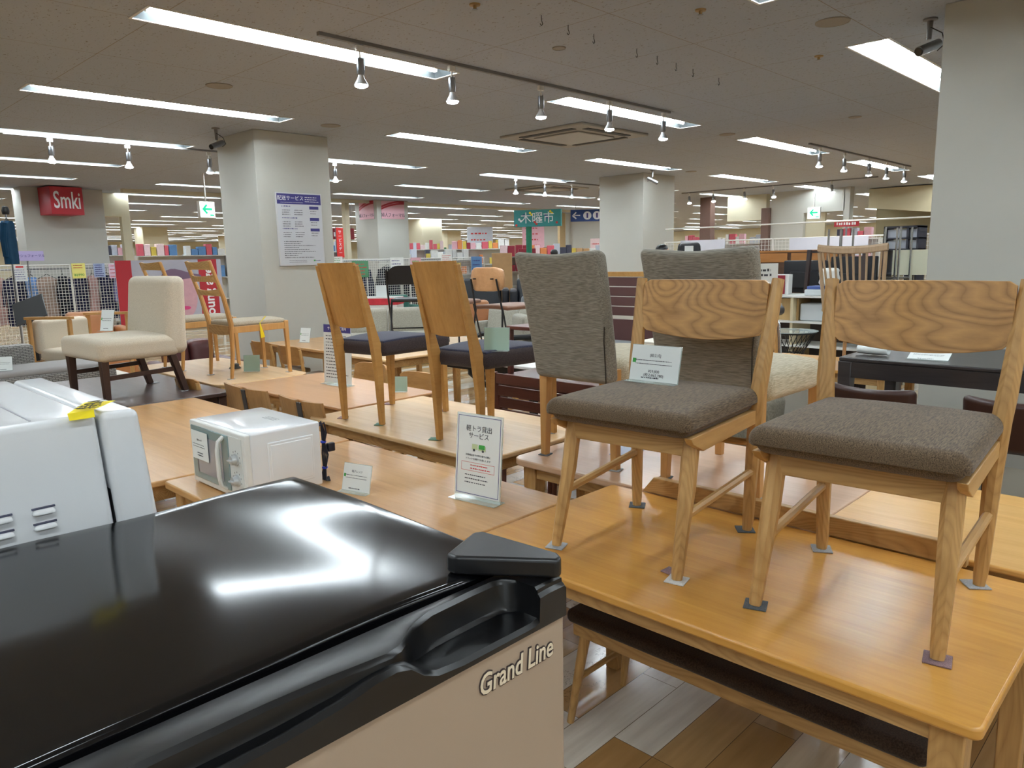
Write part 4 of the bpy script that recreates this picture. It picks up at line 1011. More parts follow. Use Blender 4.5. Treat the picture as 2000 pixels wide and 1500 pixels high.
CURVB = wood('curved oak back', (160, 114, 62), (190, 142, 86), 'Y', rough=.4)
c0 = curved_chair('curved back oak chair at the near left corner of the oak table by the pillar', (4.12, 7.75, 0), 0, w=.42)
c0.location = (4.05, 7.45, 0)
curved_chair('curved back oak chair at the near side of the oak table by the pillar', (4.0, 6.78, 0), 0, w=.42)
curved_chair('curved back chair tucked behind the light brown table, left one', (3.2, 4.92, 0), 180, w=.42, h=.79, seatm=F_KHAKI)
curved_chair('curved back chair tucked behind the light brown table, right one behind the green card', (3.2, 4.32, 0), 180, w=.42, h=.77)
curved_chair('curved back chair just visible left of the two strap back chairs', (2.42, 5.42, 0), 0, w=.36, h=.80)

DKW = wood('dark espresso wood', (40, 28, 26), (58, 42, 38), 'Z', rough=.35)
def red_chair(label, loc, rz):
    t = thing('slatted_chair', label, 'chair', loc, rz, 'dark red slatted chairs at the mahogany table')
    MB().box(-.2, -.22, .42, .22, .22, .455).build('seat', REDWOOD, t, bevel=.006)
    for s in (-1, 1):
        MB().tube([(-.22, s * .215, 0), (-.2, s * .22, .43), (-.27, s * .225, .83)], [.017, .022, .016], 8).build('back_post', REDWOOD, t)
        MB().bar((.19, s * .2, 0), (.18, s * .2, .42), (.03, .03), (.04, .04)).build('leg', REDWOOD, t)
    for k in range(4):
        z = .50 + k * .085
        MB().box(-.225 - (z - .43) * .17, -.21, z, -.21 - (z - .43) * .17, .21, z + .07).build('slat', REDWOOD, t, bevel=.003)
    return t
red_chair('dark red slatted chair tucked under the mahogany table, left one', (3.82, 3.40, 0), 0)
red_chair('dark red slatted chair tucked under the mahogany table, right one', (3.82, 2.93, 0), 0)

# black folding chair and plywood chairs
fc = thing('folding_chair', 'black folding chair standing on the pale table behind the navy seated chairs', 'chair', (5.15, 6.55, 0.722), 48)
rings = []
for i in range(15):
    a = -1 + i / 7; y = a * .25; x = -.235 - .05 * (1 - a * a); e = .09 * max(0, (abs(a) - .45) / .55) ** 2
    rings.append([(x + .03, y, .62), (x + .045, y, .62), (x + .01, y, .82 - e), (x - .005, y, .82 - e)])
MB().loft(rings).build('backrest', BLACKS, fc)
for s in (-1, 1):
    MB().tube([(-.26, s * .235, .78), (-.20, s * .235, .55), (.24, s * .235, 0.01)], .011, 8).build('leg', BLACKM, fc)
    MB().tube([(-.27, s * .215, .01), (-.02, s * .215, .40), (.05, s * .215, .45)], .011, 8).build('leg', BLACKM, fc)
MB().tube([(-.18, -.215, .15), (-.18, .215, .15)], .008, 6).build('crossbar', BLACKM, fc)
MB().rbox(-.17, -.2, .43, .21, .2, .465, .015, k=2, extra=3).build('seat', BLACKS, fc)
def ply_chair(label, loc, rz):
    t = thing('plywood_chair', label, 'chair', loc, rz, 'plywood backed chairs with brown seats')
    def cv(q):
        x, y, z = q
        return (x - .05 * (1 - (y / .22) ** 2) + .02, y * (1 - .10 * ((z - .70) / .09) ** 2), z)
    b = MB().rbox(-.25, -.21, .59, -.232, .21, .80, .008, k=2, extra=10, fn=cv)
    # round the corners of the shell
    vs = []
    for (x, y, z) in b.v:
        u = abs(y) / .21; w_ = abs(z - .695) / .105
        k = 1.0
        if u > .5 and w_ > .4:
            r = ((u - .5) / .5) ** 2 + ((w_ - .4) / .6) ** 2
            if r > 1: k = 1 / math.sqrt(r); y = math.copysign((.5 + (u - .5) * k) * .21, y); z = .695 + math.copysign((.4 + (w_ - .4) * k) * .105, z - .695)
        vs.append((x, y, z))
    b.v = vs
    bo = b.build('backrest', PLYW, t)
    for s in (-1, 1): MB().tube([(-.256, s * .11, .70), (-.30, s * .11, .70)], .006, 8).build('screw', BLACKM, bo)
    MB().rbox(-.2, -.21, .42, .23, .21, .46, .018, k=3, extra=4, fn=lambda q: (q[0], q[1], q[2] + .01 * (1 - (q[1] / .21) ** 2))).build('seat', plain('brown leatherette', (112, 74, 52), .45), t)
    for s in (-1, 1):
        MB().tube([(-.28, s * .16, .70), (-.22, s * .17, .42), (-.27, s * .2, 0)], .009, 8).build('leg', BLACKM, t)
        MB().tube([(.12, s * .17, .42), (.24, s * .2, .0)], .009, 8).build('leg', BLACKM, t)
    return t
ply_chair('chair with rounded plywood back and brown seat, standing on the white topped table', (4.86, 4.80, 0.722), 0)
ply_chair('chair with brown seat and thin black legs, half hidden behind the right navy chair', (5.12, 5.82, 0.722), 20)

# spindle back chair, silver legged stool, glass basket table
sp = thing('spindle_back_chair', 'light wood spindle back chair far right behind the oak chairs', 'chair', (6.05, 2.10, 0.722), 0)
rings = []
for i in range(13):
    a = -1 + i / 6; y = a * .25; x = -.28 - .04 * (1 - a * a)
    z = .862 + .02 * abs(a) ** 2
    rings.append([(x - .016, y, z), (x - .016, y, z + .034), (x, y, z + .05), (x + .016, y, z + .034), (x + .016, y, z), (x, y, z - .006)])
MB().loft(rings).build('crest_rail', BEECH, sp)
for k in range(10):
    a = -1 + (k + .5) / 5; 
    MB().tube([(-.20 - .02 * (1 - a * a), a * .19, .44), (-.28 - .04 * (1 - a * a), a * .235, .87)], .0085, 6).build('spindle', BEECH, sp)
for s in (-1, 1):
    MB().tube([(-.21, s * .21, .44), (-.285, s * .238, .87)], .014, 8).build('post', BEECH, sp)
    MB().tube([(-.16, s * .17, .43), (-.24, s * .22, 0)], [.018, .013], 8).build('leg', BEECH, sp)
    MB().tube([(.16, s * .17, .43), (.22, s * .2, 0)], [.018, .013], 8).build('leg', BEECH, sp)
MB().rbox(-.22, -.23, .415, .22, .23, .45, .015, k=2, extra=4).build('seat', BEECH, sp)
sl = thing('padded_stool', 'silver legged stool with black padded seat behind the oak chair with the card', 'stool', (4.75, 2.42, 0.72 - .0), 0)
tag(MB().box(4.45, 2.1, 0, 5.1, 2.8, 0.72).build('display_plinth', plain('pale plinth', (200, 196, 186), .6), bevel=.005), 'pale box plinth under the silver legged stool', 'plinth')
MB().rbox(-.15, -.22, .46, .17, .16, .53, .032, k=4, extra=3).build('seat', plain('charcoal vinyl', (60, 64, 72), .4), sl)
for sx in (-1, 1):
    MB().tube([(sx * .1, -.1, .455), (sx * .12, -.17, .45), (sx * .13, -.19, .40), (sx * .14, -.22, 0)], .012, 8).build('leg', CHROME, sl)
    MB().tube([(sx * .1, .08, .455), (sx * .12, .12, .44), (sx * .14, .16, 0)], .012, 8).build('leg', CHROME, sl)
bk = thing('basket_side_table', 'round glass topped side table with black wire basket base', 'side table', (6.3, 3.55, 0.0), 0)
bk.location = (7.3, 3.22, 0.37)
tag(MB().box(6.9, 2.8, 0, 7.8, 3.75, 0.37).build('display_plinth', plain('pale plinth', (200, 196, 186)), bevel=.005), 'low pale plinth under the black wire basket table', 'plinth')
MB().lathe([(0.001, .45), (.27, .45), (.27, .456), (.001, .456)], 28).build('glass_top', ACR, bk)
for rr, zz in ((.25, .44), (.14, .22), (.22, .02)): MB().tube([(rr * math.cos(a), rr * math.sin(a), zz) for a in [2 * PI * k / 24 for k in range(25)]], .008, 6).build('ring', BLACKM, bk)
m = MB()
for k in range(28):
    a = 2 * PI * k / 28
    m.tube([(.25 * math.cos(a), .25 * math.sin(a), .44), (.13 * math.cos(a + .4), .13 * math.sin(a + .4), .22)], .004, 4)
m.build('wire_basket', BLACKM, bk)
for k in range(3): MB().tube([(.13 * math.cos(k * 2.1), .13 * math.sin(k * 2.1), .22), (.22 * math.cos(k * 2.1), .22 * math.sin(k * 2.1), 0)], .008, 6).build('leg', BLACKM, bk)

# leather chairs at the black table
def leather_chair(label, loc, rz):
    t = thing('leather_chair', label, 'chair', loc, rz, 'brown leather chairs at the black table')
    MB().rbox(-.22, -.21, .36, .24, .21, .46, .035, k=3, extra=4).build('seat', L_BROWN, t)
    MB().rbox(-.265, -.20, .40, -.205, .20, .63, .027, k=3, extra=7, fn=lambda q: (q[0] - .05 * (1 - (q[1] / .2) ** 2) - .2 * (q[2] - .4), q[1], q[2] - .012 * (1 - (q[1] / .2) ** 2))).build('backrest', L_BROWN, t)
    for sx in (-1, 1):
        for s in (-1, 1): MB().bar((sx * .2, s * .18, 0), (sx * .18, s * .17, .37), (.028, .028), (.04, .04)).build('leg', WALNUT, t)
leather_chair('brown leather chair tucked under the black table, left one seen between the oak posts', (4.07, 1.25, .322), 0)
leather_chair('brown leather chair tucked under the black table, right one near the photo edge', (4.09, 0.66, .322), 0)

# sofas
def sofa(label, loc, rz, w, mat, d=.85, h=.8, seat_h=.4, cushions=2, legs=WALNUT, group=None):
    t = thing('sofa', label, 'sofa', loc, rz, group)
    MB().rbox(-d / 2, -w / 2 + .14, .1, d / 2 - .02, w / 2 - .14, seat_h - .1, .03, k=2, extra=3).build('base', mat, t)
    for s in (-1, 1): MB().rbox(-d / 2, s * (w / 2) - (.16 if s > 0 else 0), .08, d / 2, s * (w / 2) + (0 if s > 0 else .16), h - .22, .05, k=3, extra=3).build('armrest', mat, t)
    cw = (w - .32) / cushions
    for k in range(cushions):
        y = -w / 2 + .16 + k * cw
        MB().rbox(-d / 2 + .2, y + .005, seat_h - .12, d / 2 - .01, y + cw - .005, seat_h + .04, .045, k=3, extra=4).build('seat_cushion', mat, t)
        MB().rbox(-d / 2 + .02, y + .005, seat_h, -d / 2 + .26, y + cw - .005, h, .07, k=3, extra=4, fn=lambda q: (q[0] - .15 * (q[2] - seat_h), q[1], q[2])).build('back_cushion', mat, t)
    for sx in (-1, 1):
        for s in (-1, 1): MB().bar((sx * (d / 2 - .08), s * (w / 2 - .1), 0), (sx * (d / 2 - .08), s * (w / 2 - .1), .1), (.04, .04)).build('leg', legs, t)
    return t
sofa('teal green sofa behind the greige sofa, left of the far floor', (9.6, 13.0, 0), -100, 1.6, F_GREEN, h=.85)
sofa('long greige fabric sofa in the middle distance behind the folding chair', (7.3, 9.9, 0), -125, 2.2, F_SOFA, h=.82)
sofa('small tan leather sofa beyond the greige sofa', (9.2, 9.95, 0), -120, 1.1, L_TAN, h=.84, cushions=1)
sofa('greige sofa right of the long one, behind the plywood backed chair', (8.0, 7.9, 0), 178, 1.7, F_SOFA, h=.84)
sofa('cool grey sofa with slanted cushion beyond the plywood backed chair', (10.3, 9.6, 0), 175, 1.3, F_SOFAG, h=.88)
sofa('black leather sofa, left of the pair under the shop shelves', (11.5, 12.1, 0), -135, 1.2, L_BLACK, h=1.16, seat_h=.48, cushions=1, group='black leather sofas')
sofa('black leather sofa, right of the pair under the shop shelves', (12.1, 10.85, 0), -135, 1.4, L_BLACK, h=1.16, seat_h=.48, cushions=1, group='black leather sofas')
sofa('low burgundy sofa partly hidden behind the ladder back chair legs', (3.6, 8.6, 0), -95, 0.9, L_BURG, h=.72)
bs = thing('black_frame_armchair', 'armchair with rounded black wooden frame and greige cushions', 'armchair', (6.75, 6.75, 0), 150)
for s in (-1, 1):
    MB().tube([(-.35, s * .32, .08), (-.38, s * .32, .5), (-.30, s * .32, .62), (.2, s * .32, .62), (.34, s * .32, .55), (.36, s * .32, .1), (.3, s * .32, .04), (-.3, s * .32, .04), (-.35, s * .32, .08)], .035, 8).build('arm_frame', BLACKM, bs)
MB().rbox(-.3, -.28, .3, .34, .28, .44, .05, k=3, extra=3).build('seat', F_SOFA, bs); MB().rbox(-.36, -.28, .4, -.2, .28, .88, .06, k=3, extra=3).build('backrest', F_SOFA, bs)

# red display box, headboard
rb = thing('display_stand', 'white display stand with red skirt and price cards behind the folding chair', 'display stand', (8.35, 11.9, 0), -52)
MB().box(-.6, -.25, 0, .6, .25, .78).build('base', WHITE_S, rb, bevel=.01); MB().box(-.61, -.26, .78, .61, .26, .90).build('skirt', plain('red white print', (206, 52, 66), .5, var=.3), rb, bevel=.01)
MB().box(-.6, -.25, .90, .6, .25, .92).build('top', WHITE_S, rb)
for xx in (-.35, .25): MB().box(xx - .11, -.02, .92, xx + .11, 0, 1.14).build('card', PAPER, rb)
REDB = plain("brown red board", (92, 62, 60), .4)
hb = thing('headboard', 'dark red slatted bed headboard with oak top rail before the middle pillar', 'headboard', (8.0, 5.5, 0), 0)
MB().box(0, -.65, 1.33, .05, .65, 1.395).build('top_rail', GOLD_X, hb, bevel=.005)
for k in range(5): MB().box(0.01, -.62, .70 + k * .127, .04, .62, .815 + k * .127).build('slat', REDB, hb, bevel=.004) if k else None
for s in (-1, 1): MB().box(0.0, s * .62 - .03, 0, .05, s * .62 + .03, 1.33).build('post', REDB, hb, bevel=.004)
MB().box(.0, -.6, .3, .05, .6, .78).build('lower_panel', REDB, hb, bevel=.004)
bed = thing('bed', 'grey covered bed standing in front of the slatted headboard', 'bed', (7.0, 5.5, 0), 0)
MB().rbox(-.9, -.6, .3, .95, .6, .52, .06, k=3, extra=4).build('mattress', F_SOFAG, bed); MB().box(-.9, -.6, 0, .95, .6, .3).build('bed_base', REDB, bed)

# wicker sofa, armchair, kiosk at the left
wk = thing('wicker_sofa', 'grey wicker outdoor sofa at the left edge beyond the large oven', 'sofa', (1.55, 8.45, 0), 0)
def wicker_mat():
    m, nt, b = new_mat('grey wicker weave'); L = nt.links.new
    tc = nd(nt, 'ShaderNodeTexCoord'); br = nd(nt, 'ShaderNodeTexBrick'); 
    mp = nd(nt, 'ShaderNodeMapping'); L(tc.outputs['Object'], mp.inputs[0]); mp.inputs['Rotation'].default_value = (PI / 2, 0, 0); L(mp.outputs[0], br.inputs['Vector'])
    br.inputs['Scale'].default_value = 1; br.inputs['Brick Width'].default_value = .05; br.inputs['Row Height'].default_value = .016; br.inputs['Mortar Size'].default_value = .0035
    br.inputs['Color1'].default_value = rgb(150, 146, 140); br.inputs['Color2'].default_value = rgb(132, 128, 122); br.inputs['Mortar'].default_value = rgb(78, 74, 70)
    L(br.outputs['Color'], b.inputs['Base Color']); b.inputs['Roughness'].default_value = .6
    return m
WIC = wicker_mat()
MB().rbox(-.6, -.42, .05, 1.0, .40, .60, .02, k=2, extra=3).build('frame', WIC, wk); MB().rbox(-.58, .2, .55, .45, .42, .84, .03, k=2, extra=3).build('backrest', WIC, wk)
MB().rbox(-.56, -.40, .59, .94, .2, .66, .03, k=2, extra=3).build('cushion', plain('grey cushion', (150, 146, 144), .9), wk)
price_card('white price card standing on the grey wicker sofa', (1.62, 7.35 + .8, .66), -25, .14, .13, lean=15, seed=22)
ta = thing('armchair', 'wooden frame armchair with cream cushions behind the slipper chair', 'armchair', (2.62, 9.3, .35), -70)
tag(MB().box(2.1, 8.9, 0, 3.1, 9.75, .35).build('display_plinth', plain('pale plinth', (200, 196, 186), .6), bevel=.005), 'pale plinth under the wooden frame armchair', 'plinth')
MB().rbox(-.3, -.3, .22, .34, .3, .36, .05, k=3, extra=3).build('seat', F_CREAM, ta); MB().rbox(-.4, -.3, .3, -.24, .3, .68, .05, k=3, extra=3).build('backrest', F_CREAM, ta)
for s in (-1, 1):
    MB().bar((-.38, s * .35, .70), (.38, s * .35, .72), (.03, .05)).build('armrest', ALDER, ta, bevel=.004)
    for sx in (-1, 1): MB().bar((sx * .33, s * .35, 0), (sx * .33, s * .35, .70), (.035, .035)).build('leg', ALDER, ta)
MB().bar((-.33, -.35, .2), (-.33, .35, .2), (.05, .03)).build('rail', ALDER, ta)
sofa('tan leather sofa behind the cream slipper chair', (3.35, 11.2, 0), -95, .9, L_TAN, h=.98, seat_h=.45, cushions=1)
kk = thing('info_stand', 'black information stand with tilted panel before the clothes fence', 'stand', (2.02, 8.9, 0), -30)
kk.location = (2.33, 10.0, 0)
MB().bar((0, 0, .02), (0, 0, 1.02), (.07, .05)).build('post', BLACKM, kk); MB().box(-.18, -.15, 0, .18, .15, .02).build('base', BLACKM, kk)
MB().box(-.17, -.01, -.16, .17, .01, .16).build('panel', plain('dark panel', (62, 64, 66), .4), kk, bevel=.004, loc=(0, -.04, 1.12), rot=(math.radians(-38), math.radians(-20), 0))
# ---------------------------------------------------------------- far shop: fences, clothes, signs, shelves
def wire_fence(label, x0, y0, x1, y1, z0, z1, pitch=.055, posts=3, thick=.007, extra_rail=None):
    d = math.hypot(x1 - x0, y1 - y0); rz = math.degrees(math.atan2(y1 - y0, x1 - x0))
    t = thing('wire_fence', label, 'wire fence', (x0, y0, 0), rz)
    m = MB(); n = int(d / pitch)
    for i in range(n + 1): m.box(i * pitch - thick / 2, -.002, z0, i * pitch + thick / 2, .002, z1)
    nz = int((z1 - z0) / pitch)
    for k in range(nz + 1): m.box(0, -.002, z0 + k * pitch - thick / 2, d, .002, z0 + k * pitch + thick / 2)
    m.build('wire_mesh', WHITE_M, t, smooth=False)
    for i in range(posts):
        x = d * i / (posts - 1); MB().tube([(x, 0, 0), (x, 0, z1 + .02)], .017, 8).build('post', WHITE_M, t)
        MB().tube([(x, -.22, .02), (x, .22, .02)], .014, 6).build('foot', WHITE_M, t)
    MB().tube([(0, 0, z1 + .005), (d, 0, z1 + .005)], .013, 6).build('rail', WHITE_M, t); MB().tube([(0, 0, z0 - .01), (d, 0, z0 - .01)], .013, 6).build('rail', WHITE_M, t)
    if extra_rail: MB().tube([(0, 0, extra_rail), (d, 0, extra_rail)], .013, 6).build('rail', WHITE_M, t)
    return t
wire_fence('white wire fence with clothes behind it at the far left', 2.6, 15.9, 5.35, 15.9, .06, 1.63, posts=4)
wire_fence('white wire fence with coats behind it in the middle distance', 8.6, 14.0, 13.4, 14.0, .1, 1.62, posts=5)
wire_fence('tall white wire fence across the far right', 12.3, 7.9, 12.3, 2.6, .1, 1.82, posts=6, pitch=.06, extra_rail=2.07)

def garment(label, loc, rz, mat, kind='dress', s=1.0, group='clothes hanging at the far left'):
    t = thing('hanging_%s' % kind, label, 'clothing', loc, rz, group)
    if kind == 'dress': pr = [(.06, 0), (.19, -.05), (.17, -.2), (.15, -.38), (.2, -.65), (.25, -.95)]
    elif kind == 'suit': pr = [(.06, 0), (.2, -.06), (.2, -.3), (.19, -.55), (.2, -.8), (.19, -1.0)]
    else: pr = [(.06, 0), (.22, -.06), (.24, -.3), (.25, -.5), (.25, -.62), (.24, -.7)]
    rings = []
    for w, z in pr:
        rings.append([(w * s * math.cos(a) * (1 + .06 * math.sin(5 * a + z * 9)), .07 * s * math.sin(a) * (1 + .25 * math.sin(4 * a)), z * s) for a in [2 * PI * k / 18 for k in range(18)]])
    MB().loft(rings).build('fabric', mat, t)
    if kind != 'dress':
        for sg in (-1, 1): MB().tube([(sg * .17 * s, 0, -.05 * s), (sg * .25 * s, .01, -.3 * s), (sg * .26 * s, 0, -.58 * s)], [.05 * s, .048 * s, .04 * s], 8).build('sleeve', mat, t)
    MB().tube([(-.18 * s, 0, -.04), (0, 0, .05), (.18 * s, 0, -.04)], .006, 5).tube([(0, 0, .05), (0, 0, .1), (.02, 0, .13), (0, 0, .15)], .004, 5).build('hanger', BLACKM, t)
    return t
GM = {n: plain('cloth ' + n, c, .9, spec=.1, var=.2) for n, c in dict(navy=(38, 40, 68), black=(30, 32, 42), blue=(118, 156, 214), rose=(164, 84, 88), taupe=(170, 146, 132), lilac=(130, 130, 186), pink=(196, 156, 152), teal=(30, 62, 88), denim=(80, 88, 150)).items()}
gl_ = [(2.75, 'lilac', 'dress', 'lilac dress at the far left end of the clothes rack'), (3.05, 'denim', 'dress', 'blue violet dress near the left end of the clothes rack'), (3.38, 'rose', 'dress', 'rose red dress behind the white notice on the fence'), (3.62, 'pink', 'dress', 'pale pink dress left of the navy outfit'),
       (3.88, 'navy', 'suit', 'navy outfit on the left of the light blue dress'), (4.10, 'blue', 'dress', 'light blue dress on the clothes rack'), (4.25, 'taupe', 'suit', 'taupe jacket right of the light blue dress'), (4.50, 'black', 'suit', 'black jacket in the middle of the clothes rack'),
       (4.72, 'navy', 'suit', 'navy jacket below the yellow notice'), (4.93, 'pink', 'dress', 'dusty pink dress right of the navy jacket'), (5.10, 'navy', 'dress', 'navy dress near the right end of the rack'), (5.25, 'lilac', 'suit', 'lilac jacket at the right end of the clothes rack')]
for i, (x, c, k, l) in enumerate(gl_): garment(l, (2.55 + i * .262, 16.28, 1.42), 8 * math.sin(i * 2.1) + 50 * (i % 2), GM[c], k, .9)
rk = thing('clothes_rack', 'metal clothes rail holding the dresses behind the far left fence', 'clothes rack', (4.0, 16.28, 0), 0)
for xx in (-1.6, 1.6): MB().tube([(xx, 0, 0), (xx, 0, 1.565)], .014, 6).build('post', STEEL, rk)
MB().tube([(-1.6, 0, 1.565), (1.6, 0, 1.565)], .012, 6).build('rail', STEEL, rk)
ct = garment('dark teal blue coat on a stand beside the white far left pillar', (3.22, 14.6, 2.36), 62, GM['teal'], 'coat', 1.0, None)
MB().lathe([(.05, .10), (.06, .16), (.045, .22), (.001, .24)], 12).build('display_head', BLACKM, ct)
MB().tube([(0, 0, .1), (0, 0, -2.345)], .014, 6).build('stand_pole', STEEL, ct); MB().lathe([(.16, -2.36), (.16, -2.34), (.001, -2.34)], 16).build('stand_base', STEEL, ct)
# coats behind the middle fence
for i, (x, c, l) in enumerate(((9.05, 'black', 'black coat behind the fence left of the folding chair'), (9.85, 'navy', 'dark navy coat behind the fence above the green sofa'), (10.62, 'black', 'second black coat behind the middle fence'), (11.4, 'black', 'black coat behind the fence near the folding chair back'), (12.15, 'navy', 'navy coat behind the fence at its middle'))):
    garment(l, (x, 14.35, 1.45), 5 * i, GM[c], 'coat', 1.35, 'coats behind the middle fence')
r2 = thing('clothes_rack', 'metal clothes rail holding dark coats behind the middle fence', 'clothes rack', (10.3, 14.35, 0), 0)
for xx in (-1.7, 2.3): MB().tube([(xx, 0, 0), (xx, 0, 1.6)], .014, 6).build('post', STEEL, r2)
MB().tube([(-1.7, 0, 1.6), (2.3, 0, 1.6)], .012, 6).build('rail', STEEL, r2)

def sign(label, loc, rz, w, h, mat, body=None, size=.1, ink=None, name='sign', cat='sign', th=.01, extra=None, bold=0, tz=0, group=None):
    t = thing(name, label, cat, loc, rz, group)
    b = MB().box(-w / 2, -th, -h / 2, w / 2, 0, h / 2).build('panel', mat, t, smooth=False)
    if body: text(body, size, ink or INK, b, (0, -th - .002, tz), extrude=.001, bold=bold)
    return t, b
# red cube shop sign
t = thing('shop_sign', 'red cube sign with white looping letters on the far left pillar', 'sign', (4.52, 16.30, 2.84), 8)
MB().box(-.29, -.25, -.27, .29, .25, .24).build('cube', RED, t, bevel=.005)
text('Smki', .44, INK_W, t, (0, -.255, -.02), extrude=.002, sx=.58, bold=.004)
t, b = sign('purple banner above the far left fence', (3.62, 15.35, 1.80), 3, .52, .17, plain('lilac banner', (178, 166, 210), .6), 'フレッシュフォーマル', .055, INK_B); MB().tube([(0, .012, -.08), (0, .012, -1.80)], .01, 6).build('post', STEEL, t)
t, b = sign('white notice with red heading on the far left fence', (3.6, 15.87, 1.50), 0, .22, .29, PAPER); MB().box(-.06, -.013, .1, .06, -.01, .13).build('heading', INK_R, b, smooth=False); lines(5, .17, .06, -.1, 5, .012, y=-.013, parent=b, seg=.015, mat=INK_B)
t, b = sign('yellow notice on the far left fence', (4.56, 15.87, 1.52), 0, .23, .28, plain('yellow notice', (236, 226, 130), .6), '¥6990', .07, INK_G, tz=-.08); lines(2, .18, .1, .06, 7, .015, mat=INK_R, y=-.013, parent=b)
t, b = sign('blue and white notice right of the yellow one on the fence', (4.92, 15.87, 1.52), 0, .2, .26, plain('pale blue notice', (170, 184, 214), .6)); lines(6, .16, .1, -.1, 8, .018, mat=INK_B, y=-.013, parent=b)
t, b = sign('pink striped notice at the right end of the far left fence', (5.19, 15.87, 1.5), 0, .2, .28, plain('pink notice', (226, 196, 214), .6)); lines(4, .16, .1, -.1, 9, .018, mat=INK_R, y=-.013, parent=b)
t, b = sign('orange sale poster seen through the far left opening', (5.72, 18.9, 2.05), 0, .27, .46, ORANGE, '大感謝', .085, INK_R, tz=.14); text('市', .16, INK_R, b, (-.03, -.012, -.05), extrude=.001, bold=.003)
for xx in (-.12, .12): MB().tube([(xx, -.005, .23), (xx, -.005, 1.08)], .003, 5).build('hanging_wire', STEEL, t)
t, b = sign('red poster behind the orange sale poster', (6.0, 19.6, 2.03), 0, .3, .5, RED2)
for xx in (-.12, .12): MB().tube([(xx, -.005, .25), (xx, -.005, 1.1)], .003, 5).build('hanging_wire', STEEL, t)
t, b = sign('red framed white poster at the far left photo edge', (3.3, 17.6, 1.95), 0, .5, .7, RED2); MB().box(-.19, -.014, -.3, .19, -.01, .2).build('inner_sheet', PAPER, b, smooth=False)
for xx in (-.2, .2): MB().tube([(xx, -.005, .35), (xx, -.005, 1.15)], .003, 5).build('hanging_wire', STEEL, t)
MB().tube([(0, .02, -.35), (0, .02, -1.95)], .015, 6).build('post', STEEL, t)
# red billboard with big photo
bb = thing('billboard', 'large red and grey billboard with a pink face picture behind the ladder back chairs', 'billboard', (5.72, 14.5, 0), 0)
MB().box(-.97, -.03, .45, .97, 0, 1.69).build('panel', plain('grey billboard', (178, 178, 192), .6), bb, smooth=False)
MB().box(-.97, -.036, .45, -.70, -.031, 1.69).build('red_band', RED, bb, smooth=False); MB().box(.52, -.036, .45, .88, -.031, 1.69).build('red_band', RED, bb, smooth=False)
fa = plain('pink portrait tone', (206, 160, 170), .6, var=.12)
MB().prism([(.32 * math.cos(a) * .8 - .02, .42 * math.sin(a)) for a in [2 * PI * k / 24 for k in range(24)]], 0, .004).build('portrait_face', fa, bb, loc=(.22, -.036, 1.0), rot=(PI / 2, 0, 0))
MB().prism([(.40 * math.cos(a), .18 * math.sin(a) + .04 * math.cos(3 * a)) for a in [PI * k / 14 for k in range(15)]], 0, .003).build('portrait_hair', plain('plum hair print', (120, 96, 120), .6), bb, loc=(.16, -.0405, 1.32), rot=(PI / 2, 0, math.radians(0)))
MB().prism([(.09 * math.cos(a), .035 * math.sin(a)) for a in [2 * PI * k / 16 for k in range(16)]], 0, .002).build('portrait_mouth', plain('pink mouth print', (214, 72, 130), .6), bb, loc=(.22, -.0415, .78), rot=(PI / 2, 0, 0))
tx = text('young age', .26, INK_W, bb, (.70, -.038, 1.02), (PI / 2, -PI / 2, 0), extrude=.001, bold=.006)
for xx in (-.94, .94): MB().box(xx - .02, -.02, 0, xx + .02, .02, .46).build('leg', WHITE_M, bb)
# ladies formal posters on the far pillar
def formal(label, loc, rz, w=.70, h=.44):
    t, b = sign(label, loc, rz, w, h, plain('pale pink poster', (228, 178, 190), .6), '婦人フォーマル', w * .15, INK, tz=-h * .3)
    m = MB()
    for k, z0 in enumerate((.12, .0)):
        r = []
        for i in range(11):
            x = -w / 2 + w * i / 10; z = h * (z0 + .33 * (1 - (1 - i / 10) ** 2)) + .0
            z = min(z, h / 2 - .035)
            r.append([(x, -.0115, z), (x, -.0125, z + .045)])
        for i in range(10): m.add([r[i][0], r[i][1], r[i + 1][1], r[i + 1][0]], [(0, 1, 2, 3)])
    m.build('red_wave', RED, b, smooth=False)
formal('pink ladies formal poster on the shaded face of the far pillar, left one', (11.425, 16.2, 2.86), -90, .62, .44)
formal('pink ladies formal poster on the lit face of the far pillar, right one', (11.92, 15.765, 2.86), 0, .72, .44)
t, b = sign('narrow red vertical banner by the right edge of the notice pillar', (10.45, 16.0, 2.05), 0, .2, .72, RED2, 'サ\nー\nビ\nス\nデ\nー', .1, INK_W)
MB().tube([(-.1, .01, .4), (-.1, .01, -2.05)], .012, 6).build('pole', STEEL, t)
t, b = sign('dark red shop sign with white letters behind the narrow red banner', (11.1, 16.85, 2.30), 0, .7, .28, plain('wine sign', (140, 40, 52), .5), None); lines(1, .55, 0, 0, 77, .14, y=-.013, parent=b, seg=.07, mat=INK_W)
for xx in (-.3, .3): MB().tube([(xx, 0, .14), (xx, 0, .8)], .006, 5).build('hanging_rod', STEEL, t)
